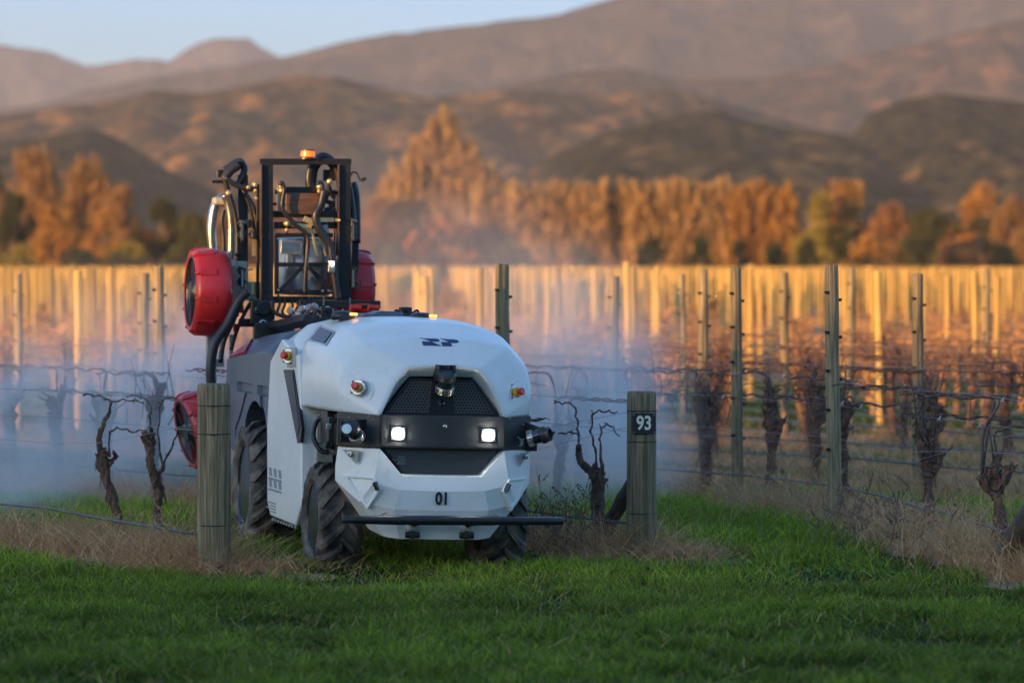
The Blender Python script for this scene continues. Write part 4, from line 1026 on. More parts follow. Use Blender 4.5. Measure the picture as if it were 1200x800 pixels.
# screen on the left shoulder, faint number behind it
def onhood(px, py, dlist=None):
    "hit the hood surface along a sight line"
    o = RMI @ CAMW; v = (RMI.to_3x3() @ (CR @ Vector(((px-600)/FPX, (400-py)/FPX, -1)))).normalized()
    h, loc, n, idx = hood_bvh.ray_cast(o, v)
    return h, n
from mathutils.bvhtree import BVHTree
bpy.context.view_layer.update()
_dg = bpy.context.evaluated_depsgraph_get()
def bvh(o):
    e = o.evaluated_get(_dg); m_ = e.to_mesh(); t = BVHTree.FromPolygons([v.co.copy() for v in m_.vertices], [tuple(p.vertices) for p in m_.polygons]); e.to_mesh_clear(); return t
hood_bvh = bvh(hood)
def hit(px, py, lift=.003, t=None):
    o = RMI @ CAMW; v = (RMI.to_3x3() @ (CR @ Vector(((px-600)/FPX, (400-py)/FPX, -1)))).normalized()
    loc, n, i, d = (t or hood_bvh).ray_cast(o, v)
    if loc is None: return None, None
    if n.dot(v) > 0: n = -n
    return loc+n*lift, n
def patch(name, pix, m, parent, lift=.004, thick=.003, tree=None):
    P = [hit(x, y, lift, tree)[0] for x, y in pix]
    if any(p is None for p in P): return None
    mb = MB(); mb.add(P, [tuple(range(len(P)))]); o = part(mb, name, m, parent); s = o.modifiers.new('t', 'SOLIDIFY'); s.thickness = thick; s.offset = 0; return o
for i, P in enumerate(LOGO): patch('logo_letter', [(480+u_*70/1200, 385+v_*35/600) for u_, v_ in P], 'navy', hood, .002, .002)
sc = patch('status_screen_frame', [(361, 399), (376, 380.5), (393.5, 389), (382.5, 405.5)], 'steel', hood, .006)
sc2 = patch('status_screen', [(365, 398), (376.5, 384), (390.5, 390.5), (381, 402.5)], 'screen', hood, .0095)
for P in ([(339, 402), (354, 382.5), (356.5, 381.5), (343, 402)], [(345.5, 402), (359.5, 381), (361.5, 382), (348, 402)]):
    patch('number_stroke', P, 'navy', hood, .003, .002)
for K_ in ([(408, 431), (418, 438), (428, 444.5), (435, 450), (437.5, 457), (435, 466), (430, 471)], [(609, 440), (604, 446), (598.5, 452), (596, 458), (596, 464), (598, 470)]):
    C_ = [hit(x, y, -.004)[0] for x, y in K_]; C_ = [c_ for c_ in C_ if c_ is not None]; n_c = len(C_)
    mb = MB(); mb.tube(C_, [.002+.009*math.sin(math.pi*(i_+.3)/(n_c-.2)) for i_ in range(n_c)], 8); part(mb, 'cheek_crease', 'white', hood, smooth=True)
# facets pressed into the flank and cheek
for P, nm in (([(349, 426), (384, 445), (352, 458)], 'flank_facet'), ([(354, 462), (378, 457), (382, 484), (355, 485)], 'flank_panel')):
    P3 = [hit(x, y, 0)[0] for x, y in P]
    if all(p is not None for p in P3):
        mb = MB(); n_ = (P3[1]-P3[0]).cross(P3[2]-P3[0]).normalized(); n_ = n_ if n_.x < 0 else -n_
        c = sum(P3, Vector())/len(P3); k = len(P3); out = [p-n_*.012 for p in P3]; mid_ = [c+(p-c)*.9+n_*.010 for p in P3]
        mb.add(out+mid_, [tuple(range(k, 2*k))]+[(i, (i+1) % k, k+(i+1) % k, k+i) for i in range(k)]); part(mb, nm, 'white', hood, bevel=.004)
# crown: beacon pods, camera housings, red couplings
def pod(px, py, d, wide, lit):
    c = Lp(px, py, d); mb = MB(); mb.lathe([(.075*wide, -.03), (.078*wide, .004), (.070*wide, .018), (.045*wide, .03), (.001, .033)], 26, (c.x, c.y, c.z-.01), (0, 0, 1)); o = part(mb, 'beacon_pod', 'hose', smooth=True)
    if lit:
        mb = MB(); mb.box((c.x+lit, c.y-.062*wide, c.z+.002), (.05, .03, .016)); part(mb, 'warning_light', 'amberlit', o, bevel=.006)
    return o
pod(402, 368, 1.25, 1.0, .055); pod(494, 370, 1.05, 1.0, .060)
mb = MB(); p = Lp(446, 368, 1.3); mb.prism([(p.x-.13, p.y-.1, p.z-.03), (p.x+.13, p.y-.1, p.z-.03), (p.x+.13, p.y-.1, p.z+.018), (p.x-.02, p.y-.1, p.z+.022), (p.x-.07, p.y-.1, p.z), (p.x-.13, p.y-.1, p.z)], (0, .25, 0)); part(mb, 'crown_fairing', 'grey', bevel=.006)
for px, s in ((382, 1), (475, 1)):
    p = Lp(px, 366, 1.4); mb = MB(); mb.box(p, (.075, .07, .07)); c_ = part(mb, 'camera_housing', 'black', bevel=.006)
    mb = MB(); mb.tube(catmull([p+Vector((.03, 0, -.02)), p+Vector((.075, 0, .015)), p+Vector((.085, 0, -.01)), p+Vector((.05, 0, -.045))], 5), .009, 6); mb.tube(catmull([p+Vector((-.03, 0, -.01)), p+Vector((-.06, 0, .01)), p+Vector((-.08, 0, -.02))], 4), .012, 6); part(mb, 'cable', 'hose', c_, smooth=True)
    mb = MB(); mb.lathe([(.018, 0), (.016, .01), (.001, .011)], 14, p+Vector((-.01, -.036, 0)), (0, -1, 0)); part(mb, 'camera_lens', 'glass', c_)
mb = MB(); p0 = Lp(415, 357, 1.9); p1 = Lp(447, 359, 1.9)
for px in (418, 439): q = Lp(px, 360.5, 1.9); mb.cyl(q+Vector((-.035, 0, 0)), q+Vector((.03, 0, 0)), .019, 12); mb.cyl(q+Vector((-.045, 0, 0)), q+Vector((-.03, 0, 0)), .024, 12)
mb.bar(p0, Lp(430, 356.5, 1.9), .015, .01); part(mb, 'red_coupling', 'redlens', bevel=.002)
mb = MB(); mb.box((0, 1.95, 1.56), (.62, .35, .05)); part(mb, 'hose_tray', 'black', bevel=.006)
# white side body behind the front wheels (both sides) joined over the top
def sidepanel(s):
    x0, x1 = s*.655, s*.60
    P = [(1.40, .205), (2.30, .215), (2.42, .30), (2.50, .80), (2.44, 1.25), (2.05, 1.40), (1.46, 1.30), (1.36, 1.10), (1.28, .80), (1.22, .35)]
    mb = MB(); mb.prism([(x0, y, z) for y, z in P], (s*-.30, 0, 0)); return mb
for s in (-1, 1):
    o = part(sidepanel(s), 'side_panel', 'white', bevel=.016, seg=3)
    mb = MB()
    for i in range(9): mb.cyl((s*.640, 1.45+.1*i, .205), (s*.640, 1.45+.1*i, .185), .010, 8)
    part(mb, 'edge_bolts', 'galv', o)
    sp_ = o if s < 0 else None
    if s < 0: left_panel = o
roof = [[(.655, 1.40, 1.08), (.60, 1.50, 1.36), (.47, 1.66, 1.515), (.29, 1.72, 1.56), (0, 1.74, 1.565)], [(.655, 2.0, 1.14), (.60, 2.1, 1.37), (.46, 2.15, 1.50), (.29, 2.2, 1.54), (0, 2.2, 1.545)], [(.65, 2.45, 1.14), (.60, 2.44, 1.34), (.45, 2.43, 1.45), (.29, 2.42, 1.50), (0, 2.42, 1.505)]]
mb = mirror_loft(roof); ro = part(mb, 'shoulder_shell', 'white', bevel=.015, seg=3); sm = ro.modifiers.new('t', 'SOLIDIFY'); sm.thickness = .02
bm = bmesh.new(); bm.from_mesh(ro.data); bmesh.ops.recalc_face_normals(bm, faces=bm.faces)
if sum(f.normal.z for f in bm.faces) < 0: bmesh.ops.reverse_faces(bm, faces=bm.faces)
bm.to_mesh(ro.data); bm.free(); sm.offset = -1
# tall dark intake slot with glossy strip and stop button above it
def fl(px, py, x=-.664):
    "point on the left flank plane"
    o = RMI @ CAMW; v = RMI.to_3x3() @ (CR @ Vector(((px-600)/FPX, (400-py)/FPX, -1))); return o+v*((x-o.x)/v.x)
P = [fl(332, 433), fl(343.5, 433), fl(353.5, 502), fl(352, 518), fl(348.5, 519)]
mb = MB(); mb.prism(P, (.02, 0, 0)); sl = part(mb, 'intake_slot', 'black', left_panel)
P = [fl(334, 438, -.668), fl(342.5, 436, -.668), fl(350.5, 498, -.668), fl(348.5, 510, -.668)]
mb = MB(); mb.prism(P, (.003, 0, 0)); part(mb, 'gloss_strip', 'screen', left_panel)
P = [fl(334.5, 407), fl(345, 407), fl(345.5, 430), fl(336, 430)]
mb = MB(); mb.prism(P, (.02, 0, 0)); part(mb, 'button_recess', 'tan', left_panel, bevel=.003)
q = fl(340, 417, -.67); estop((q.x-.01, q.y, q.z), (-.75, -.6, .1))
M['print2'] = mat('grey_print', (.25, .27, .29), .5)
mb = MB()
for k, (px, py, w_, h_) in enumerate(((322.5, 557, .16, .05), (322.5, 570, .16, .05))):
    q = fl(px, py, -.6565)
    for j in range(3): mb.prism([q+Vector((0, -.20+.17*j, h_*.9)), q+Vector((0, -.10+.17*j, h_*.9)), q+Vector((0, -.13+.17*j, -h_*.2)), q+Vector((0, -.23+.17*j, -h_*.2))], (.001, 0, 0))
    mb.prism([q+Vector((0, -.23, -h_*.4)), q+Vector((0, .25, -h_*.4)), q+Vector((0, .25, -h_*.7)), q+Vector((0, -.23, -h_*.7))], (.001, 0, 0))
part(mb, 'panel_emblem', 'print2', left_panel)
mb = MB()
for k in range(4):
    q = fl(321.5, 590+k*3.4, -.6565); mb.prism([q+Vector((0, -.05, .006)), q+Vector((0, .28-(k % 2)*.12, .006)), q+Vector((0, .28-(k % 2)*.12, -.004)), q+Vector((0, -.05, -.004))], (.001, 0, 0))
part(mb, 'small_print', 'print2', left_panel)
# grey rear tank with wheel arch and pressed ribs
arch = [(3.02+.52*math.cos(R(a)), .44+.52*math.sin(R(a))) for a in range(20, 176, 12)]
P = [(4.20, 1.22), (4.24, .80), (4.10, .60), (3.60, .56)]+arch+[(2.48, .48), (2.42, .60), (2.40, 1.30), (2.9, 1.285), (3.6, 1.26)]
tank_sec = lambda y: None
mb = MB()
mb.prism([(-.645, y, z) for y, z in P], (.26, 0, 0))
mb.prism([(.645, y, z) for y, z in P], (-.26, 0, 0))
tk = part(mb, 'rear_tank', 'grey', bevel=.03, seg=4)
cut = MB()
for (y0, y1, z0, z1) in ((2.52, 2.98, .99, 1.075), (3.12, 3.80, .99, 1.075)):
    cut.add([(-.70, y0, z0), (-.70, y1, z0), (-.70, y1, z1), (-.70, y0, z1), (-.612, y0+.04, z0+.02), (-.612, y1-.04, z0+.02), (-.612, y1-.04, z1-.005), (-.612, y0+.04, z1-.005)],
            [(0, 1, 2, 3), (7, 6, 5, 4), (0, 1, 5, 4), (1, 2, 6, 5), (2, 3, 7, 6), (3, 0, 4, 7)])
a_ = [(-.70, 2.50, .62), (-.70, 2.78, .80), (-.70, 2.86, 1.0), (-.70, 2.70, 1.0), (-.70, 2.62, .86), (-.70, 2.50, .74)]
cut.prism(a_, (.075, 0, 0))
a_ = [(-.70, 3.25, 1.0), (-.70, 3.42, 1.0), (-.70, 3.62, .84), (-.70, 3.80, .74), (-.70, 3.80, .66), (-.70, 3.52, .76), (-.70, 3.36, .86)]
cut.prism(a_, (.065, 0, 0))
for q_ in islands(cut): boolean(tk, q_)
tk.data.polygons.foreach_set('use_smooth', [True]*len(tk.data.polygons))
sec = lambda y, h, wd: [(wd, y, h-.25), (wd-.01, y, h-.16), (wd-.17, y, h-.02), (wd-.36, y, h+.02), (0, y, h+.025)]
mb = mirror_loft([sec(2.40, 1.465, .64), sec(2.9, 1.455, .64), sec(3.6, 1.42, .64), sec(4.2, 1.38, .635)]); top = part(mb, 'tank_top', 'grey', bevel=.02, seg=3)
bm = bmesh.new(); bm.from_mesh(top.data); bmesh.ops.recalc_face_normals(bm, faces=bm.faces)
if sum(f.normal.z for f in bm.faces) < 0: bmesh.ops.reverse_faces(bm, faces=bm.faces)
bm.to_mesh(top.data); bm.free(); sm = top.modifiers.new('t', 'SOLIDIFY'); sm.thickness = .03; sm.offset = -1
mb = MB(); mb.box((0, 3.3, .95), (.8, 1.7, .6)); part(mb, 'tank_core', 'grey', bevel=.01)
P = [(-.63, 4.16, 1.28), (-.60, 3.60, 1.285), (-.49, 4.16, 1.37)]
mb = MB(); mb.add([(-.638, 4.18, 1.235), (-.637, 3.55, 1.285), (-.47, 4.18, 1.372)], [(0, 1, 2)]); o = part(mb, 'red_corner', 'red', top); s_ = o.modifiers.new('t', 'SOLIDIFY'); s_.thickness = .03; s_.offset = 1

# wheels
def wheel(x, y, rad, wd, nl, side, lean=0):
    t = empty('wheel'); t.parent = ROB; t.location = (x, y, rad-.055)
    mb = MB(); h = wd/2; rr = rad-.035
    prof = [(rad*.60, -h*.80), (rad*.70, -h*1.02), (rad*.84, -h*1.03), (rr*.96, -h*.93), (rr, -h*.70), (rr+.006, 0), (rr, h*.70), (rr*.96, h*.93), (rad*.84, h*1.03), (rad*.70, h*1.02), (rad*.60, h*.80), (rad*.58, 0)]
    mb.lathe(prof, 44, (0, 0, 0), (1, 0, 0), closed=True)
    for i in range(nl):
        for sd_ in (-1, 1):
            a0 = 2*math.pi*(i+(.5 if sd_ > 0 else 0))/nl; pr = None
            for j in range(5):
                f = j/4; ang = a0+f*.42*1.0; xx = sd_*(-.012+h*1.0*f*.98+.004)*1; rb = rr+(.004 if j < 4 else -.018); rt = rad if j < 4 else rad-.022
                lw = .016+.010*f
                ca, sa = math.cos(ang), math.sin(ang); ta = Vector((0, -sa, ca))*lw*1.15; rv = Vector((0, ca, sa)); xv = Vector((xx, 0, 0))
                q = [xv+rv*(rb-.01)-ta*1.25, xv+rv*rt-ta*.8, xv+rv*rt+ta*.8, xv+rv*(rb-.01)+ta*1.25]
                if pr is None: first = q
                else: mb.add(pr+q, [(0, 4, 5, 1), (1, 5, 6, 2), (2, 6, 7, 3), (3, 7, 4, 0)])
                pr = q
            mb.add(first, [(0, 1, 2, 3)]); mb.add(pr, [(3, 2, 1, 0)])
            # lug wrapping onto the sidewall
            mb.add([p for p in pr]+[Vector((sd_*h*1.05, p.y*.90, p.z*.90)) for p in pr], [(0, 4, 5, 1), (1, 5, 6, 2), (2, 6, 7, 3), (3, 7, 4, 0), (4, 5, 6, 7)])
    part(mb, 'tyre', 'rubber', t)
    mb = MB(); s = side
    mb.lathe([(rad*.62, s*h*.86), (rad*.60, s*h*.92), (rad*.565, s*h*.80), (rad*.545, s*h*.25), (rad*.40, s*h*.18), (rad*.26, s*h*.22), (rad*.24, s*h*.5), (rad*.14, s*h*.62), (.001, s*h*.62)], 40, (0, 0, 0), (1, 0, 0))
    rim = part(mb, 'rim', 'rim', t, bevel=.003)
    mb = MB()
    for i in range(8):
        a = 2*math.pi*i/8; mb.cyl((s*h*.50, rad*.19*math.cos(a), rad*.19*math.sin(a)), (s*h*.66, rad*.19*math.cos(a), rad*.19*math.sin(a)), .011, 8)
        mb.bar((s*h*.22, rad*.28*math.cos(a+.2), rad*.28*math.sin(a+.2)), (s*h*.34, rad*.54*math.cos(a+.2), rad*.54*math.sin(a+.2)), .03, .02, (1, 0, 0))
    part(mb, 'wheel_bolts', 'galv', t); t.rotation_euler = (random.uniform(0, 1), 0, 0)
wheel(-.545, .74, .355, .27, 15, -1); wheel(.515, .74, .355, .27, 15, 1)
wheel(-.56, 3.02, .44, .32, 17, -1); wheel(.56, 3.02, .44, .32, 17, 1)
# suspension column, cable loop and boxes above the front wheels
mb = MB(); mb.box((-.54, .74, .87), (.15, .22, .22)); mb.box((-.54, .74, .755), (.17, .24, .03)); mb.box((-.52, .74, .60), (.10, .16, .22)); mb.box((.54, .74, .80), (.15, .22, .36)); mb.cyl((-.54, .62, .70), (-.54, .62, .96), .035, 14)
mb.box((-.40, .74, .36), (.16, .12, .14)); mb.box((.40, .74, .36), (.16, .12, .14)); mb.box((0, .74, .36), (.7, .10, .10)); mb.box((0, 3.02, .45), (.8, .14, .14)); sus = part(mb, 'suspension', 'blackmetal', bevel=.006)
mb = MB(); mb.tube(catmull([(-.56, .86, .96), (-.63, .90, .90), (-.65, .88, .80), (-.61, .84, .72), (-.56, .82, .71)], 6), .016, 8); mb.tube(catmull([(-.52, .60, .96), (-.60, .58, .88), (-.58, .60, .74)], 6), .010, 8); part(mb, 'cable_loop', 'hose', sus, smooth=True)
mb = MB(); mb.box((-.54, 1.13, .62), (.10, .10, .6)); part(mb, 'dusty_strut', 'tan', bevel=.006)
mb = MB(); mb.box((0, 1.25, .33), (.55, .30, .20)); part(mb, 'gearbox', 'black', bevel=.02)

# ------------------------------------------------------------ sprayer mast behind the tank
def Lb(mb, x1, y1, x2, y2, d, wx, wy, d2=None): mb.bar(Lp(x1, y1, d), Lp(x2, y2, d if d2 is None else d2), wx, wy, (0, 1, 0))
D = 4.5; px1 = .0062
MAST = None
mast = None
mb = MB()
A = Lp(312.5, 352, D); B = Lp(312.5, 192, D); mb.bar(A, B, .085, .07, (0, 1, 0)); A = Lp(403.5, 352, D); B = Lp(403.5, 192, D); mb.bar(A, B, .085, .07, (0, 1, 0))
Lb(mb, 303.5, 189.5, 411.5, 189.5, D, .045, .034)
mast = part(mb, 'mast_frame', 'blackmetal', bevel=.004)
mb = MB(); Lb(mb, 306, 352, 306, 193, D-.05, .006, .03); Lb(mb, 396.6, 352, 396.6, 193, D-.05, .006, .03); part(mb, 'sunlit_edge', 'wood_box', mast)  # brown strips stand in for low sun on the frame's left edges
c = Lp(360.5, 187, D); mb = MB(); mb.lathe([(.068, 0), (.068, .012), (.05, .020)], 24, c, (0, 0, 1)); bc = part(mb, 'beacon', 'black', mast)
mb = MB(); mb.lathe([(.050, .018), (.052, .024), (.050, .056), (.045, .062), (.001, .063)], 24, c, (0, 0, 1)); part(mb, 'beacon_lens', 'amber', bc)
mb = MB(); c2 = c+Vector((0, 0, .066)); mb.lathe([(.049, -.004), (.048, .006), (.001, .008)], 24, c2, (0, 0, 1)); part(mb, 'beacon_cap', 'hose', bc)
# cross beams and the wooden-looking box
mb = MB()
Lb(mb, 333, 223, 371, 223, D+.05, .05, .04); Lb(mb, 320, 251, 396, 251, D+.02, .05, .022); Lb(mb, 320, 264, 396, 264, D+.08, .05, .07); Lb(mb, 322, 225, 333, 225, D+.02, .03, .03); Lb(mb, 371, 225, 396, 226, D+.06, .03, .03)
Lb(mb, 320, 239, 333, 239, D+.06, .02, .02); part(mb, 'cross_beam', 'blackmetal', mast, bevel=.003)
mb = MB(); a = Lp(352, 239, D+.05); mb.box(a, (.245, .16, .155)); part(mb, 'slatted_box', 'wood_box', mast, bevel=.006)
mb = MB(); Lb(mb, 327.5, 217, 327.5, 248, D, .04, .04); part(mb, 'hydraulic_cylinder', 'steel', mast)
M['glint_gold'] = mat('glint_gold_metal', (.85, .62, .28), .42, metal=.8)  # gold colour also carries the sunset glints on the mast's metal fittings
mb = MB()
for px, py, r in ((329, 218, .02), (329, 223, .018), (374, 219, .019), (374, 224, .016), (386, 213, .02), (336, 262, .02), (336, 270, .016), (338, 255, .016), (396, 258, .012), (291, 220, .014), (298, 216, .016), (299, 224, .014), (300, 232, .012), (268, 226, .02)):
    q = Lp(px, py, D-.05); mb.lathe([(r*.5, -.03), (r, -.02), (r, .02), (r*.5, .03)], 10, q, (random.uniform(-.4, .4), -1, random.uniform(-.3, .3)))
Lb(mb, 340, 263, 365, 266, D-.04, .03, .025); Lb(mb, 356, 256, 368, 262, D-.05, .04, .035); Lb(mb, 371, 258, 384, 258, D-.05, .03, .02)
Lb(mb, 365, 268, 372, 300, D-.02, .02, .022); Lb(mb, 371, 268, 382, 300, D-.02, .014, .02); part(mb, 'gold_fittings', 'glint_gold', mast, bevel=.003)
# silver tank with truss in front
mb = MB(); q0 = Lp(357, 346, D+.28); q1 = Lp(357, 278, D+.28); mb.lathe([(.16, 0), (.20, .02), (.205, .05), (.205, (q1-q0).length-.05), (.19, (q1-q0).length-.01), (.02, (q1-q0).length)], 40, q0, (0, 0, 1)); part(mb, 'silver_tank', 'alu', mast, smooth=True)
mb = MB(); a = Lp(341, 290, D-.04); mb.box(a, (.155, .03, .10)); jb = part(mb, 'junction_box', 'steel', mast, bevel=.004)
mb = MB()
for i in range(8):
    for zz in (-.044, .044): mb.lathe([(.005, 0), (.001, .004)], 6, a+Vector((-.07+.02*i, -.016, zz)), (0, -1, 0))
for i in range(3):
    for xx in (-.072, .072): mb.lathe([(.005, 0), (.001, .004)], 6, a+Vector((xx, -.016, -.024+.024*i)), (0, -1, 0))
part(mb, 'screws', 'glint_gold', jb)
mb = MB()
for (x1, y1, x2, y2, wd) in ((322, 275.5, 390, 275.5, .03), (323, 310, 392, 310, .032), (323, 342, 392, 342, .03), (324, 275, 324, 345, .032), (358, 278, 358, 342, .034), (328, 340, 354, 313, .03), (388, 340, 362, 313, .03), (389, 300, 389, 344, .028)):
    Lb(mb, x1, y1, x2, y2, D-.02, wd, .02)
tr = part(mb, 'truss', 'blackmetal', mast, bevel=.003)
mb = MB()
for px, py in ((326, 280), (326, 340), (378, 341), (385, 341), (388, 341)): mb.lathe([(.011, 0), (.009, .008), (.001, .009)], 10, Lp(px, py, D-.04), (0, -1, 0))
part(mb, 'truss_bolts', 'steel', tr)
mb = MB(); Lb(mb, 378, 264, 385, 292, D+.05, .07, .02); part(mb, 'pale_plate', 'alu', mast)
# work light
q = Lp(389, 309, D-.12); mb = MB(); mb.box(q+Vector((0, .015, -.02)), (.05, .03, .09)); wl = part(mb, 'work_light', 'steel', mast, bevel=.004)
mb = MB(); mb.lathe([(.012, 0), (.011, .004), (.001, .005)], 14, q+Vector((0, -.002, 0)), (0, -1, 0)); part(mb, 'work_light_lens', 'led2', wl)
# hoses (photo outlines lifted to their own depths)
def hose(pts, r, d, name='hose', m='hose', jit=0):
    P = [Lp(p[0], p[1], d+(p[2] if len(p) > 2 else 0)) for p in pts]; mb = MB(); mb.tube(catmull(P, 6), r, 9); return part(mb, name, m, mast, smooth=True)
hose([(364, 222), (362, 208), (366, 193), (378, 183), (390, 190), (397, 205), (399, 225), (398, 300)], .030, D+.12)
hose([(368, 222), (368, 208), (371, 196), (380, 188), (389, 195), (392, 207)], .022, D+.2)
hose([(328, 218), (330, 214), (333, 222), (331, 244), (345, 262), (357, 272), (361, 283), (358, 320), (357, 345)], .016, D-.08)
hose([(380, 222), (376, 240), (370, 252), (374, 268), (386, 285), (389, 300), (393, 330), (396, 352)], .030, D-.08)
hose([(372, 218), (374, 214), (378, 218), (376, 244)], .016, D-.06)
hose([(262, 200), (268, 196), (280, 189), (286, 196), (284, 207), (279, 216)], .026, D+.1)
hose([(263, 210), (270, 200), (280, 193)], .034, D+.05)
hose([(264, 208), (275, 216), (288, 221), (302, 222)], .020, D)
hose([(262, 206), (268, 226), (275, 250), (278, 275), (278, 300)], .018, D+.05)
hose([(284, 222), (296, 240), (300, 262), (303, 290)], .016, D+.1)
hose([(286, 224), (292, 240), (297, 262), (299, 280)], .013, D+.05)
hose([(290, 341), (280, 352), (266, 380), (252, 402), (247, 430), (248, 452)], .036, D-.25)
hose([(284, 350), (272, 378), (262, 400), (258, 425)], .020, D-.1)
hose([(296, 350), (284, 372), (276, 392), (271, 410)], .014, D-.05)
hose([(412, 214), (416, 228), (417, 260), (417, 285)], .036, D+.15); hose([(411, 206), (413, 202), (418, 203), (421, 209), (423, 212)], .006, D)
hose([(410, 220), (414, 250), (415, 275)], .02, D)
for (a1, a2, a3) in ((332, 347, 366), (341, 347, 369), (347, 350, 366), (353, 347, 364), (326, 345, 366), (362, 348, 366)):
    hose([(a1, a2), (a1+2, (a2+a3)/2), (a1-1, a3), (a1+6, a3+6)], .009, D-.05)
hose([(318, 352), (322, 366), (340, 371), (372, 366), (388, 362)], .014, D-.2); hose([(375, 352), (368, 362), (372, 372)], .012, D-.1)
for (p, q_) in (((384, 216), (392, 232)), ((378, 232), (392, 238)), ((380, 246), (390, 240)), ((386, 222), (378, 236)), ((392, 243), (379, 252))): hose([p, ((p[0]+q_[0])/2, (p[1]+q_[1])/2+2), q_], .018, D+.05)
q = Lp(424, 211, D); mb = MB(); mb.tube([q, q+Vector((.03, -.01, .015))], [.016, .010], 10); part(mb, 'small_lamp', 'black', mast)
mb = MB(); Lb(mb, 385, 199, 385, 212, D+.2, .09, .06); Lb(mb, 258.5, 199, 258.5, 208, D+.2, .055, .05); Lb(mb, 248, 213, 268, 213, D+.1, .025, .02); part(mb, 'valve_block', 'blackmetal', mast, bevel=.004)
# outer columns with clamps
mb = MB(); Lb(mb, 284, 205, 284, 350, D+.12, .075, .06); Lb(mb, 302, 216, 302, 350, D+.06, .022, .03); Lb(mb, 416, 285, 414, 350, D+.1, .05, .05); Lb(mb, 404, 196, 404, 350, D+.06, .03, .03); Lb(mb, 392, 222, 392, 345, D+.05, .012, .02); part(mb, 'outer_column', 'blackmetal', mast, bevel=.004)
mb = MB()
for px, py in ((284, 262), (284, 275), (283, 316), (283, 330), (414, 262), (414, 276), (414, 318), (414, 333), (291, 262), (297, 275)):
    q = Lp(px, py, D-.02); mb.lathe([(.02, -.03), (.026, -.022), (.026, .022), (.02, .03)], 12, q, (0, 0, 1)); mb.box(q, (.07, .03, .016))
for px in (284, 414): Lb(mb, px, 258, px, 283, D-.04, .024, .024); Lb(mb, px, 312, px, 338, D-.04, .026, .026)
part(mb, 'clamps', 'black', mast, bevel=.002)
mb = MB()
for px in (284, 414): Lb(mb, px, 262, px, 281, D-.06, .010, .010); Lb(mb, px, 316, px, 336, D-.06, .012, .012)
for px, py in ((292, 316), (284, 312), (284, 260), (415, 258)): mb.box(Lp(px, py, D-.05), (.05, .02, .012), (0, random.uniform(-.4, .4), 0))
part(mb, 'clamp_rods', 'steel', mast)
mb = MB(); Lb(mb, 298, 252, 298, 300, D+.1, .030, .03); Lb(mb, 296, 330, 296, 345, D+.1, .02, .02); part(mb, 'inner_rod', 'glint_gold', mast)
# silver air ducts of the left fan, beige housing
hose([(250, 300), (248, 270), (251, 245), (257, 234), (263, 232)], .036, D+.55, 'air_duct', 'steel')
hose([(270, 320), (271, 290), (271, 262), (268, 240), (263, 228)], .030, D+.2, 'air_duct', 'steel')
hose([(262, 300), (262, 276), (260, 258), (264, 240)], .016, D+.3)
mb = MB(); q = Lp(262, 236, D+.3); mb.box(q, (.16, .12, .06)); part(mb, 'duct_head', 'tan', mast, bevel=.02)
mb = MB(); Lb(mb, 278, 306, 278, 352, D+.12, .14, .10); Lb(mb, 294, 330, 294, 352, D+.16, .12, .1); Lb(mb, 409, 340, 418, 351, D+.16, .07, .1); part(mb, 'beige_housing', 'tan', mast, bevel=.01)
mb = MB(); Lb(mb, 270, 304, 270, 312, D+.08, .07, .06); part(mb, 'duct_collar', 'alu', mast, bevel=.004)
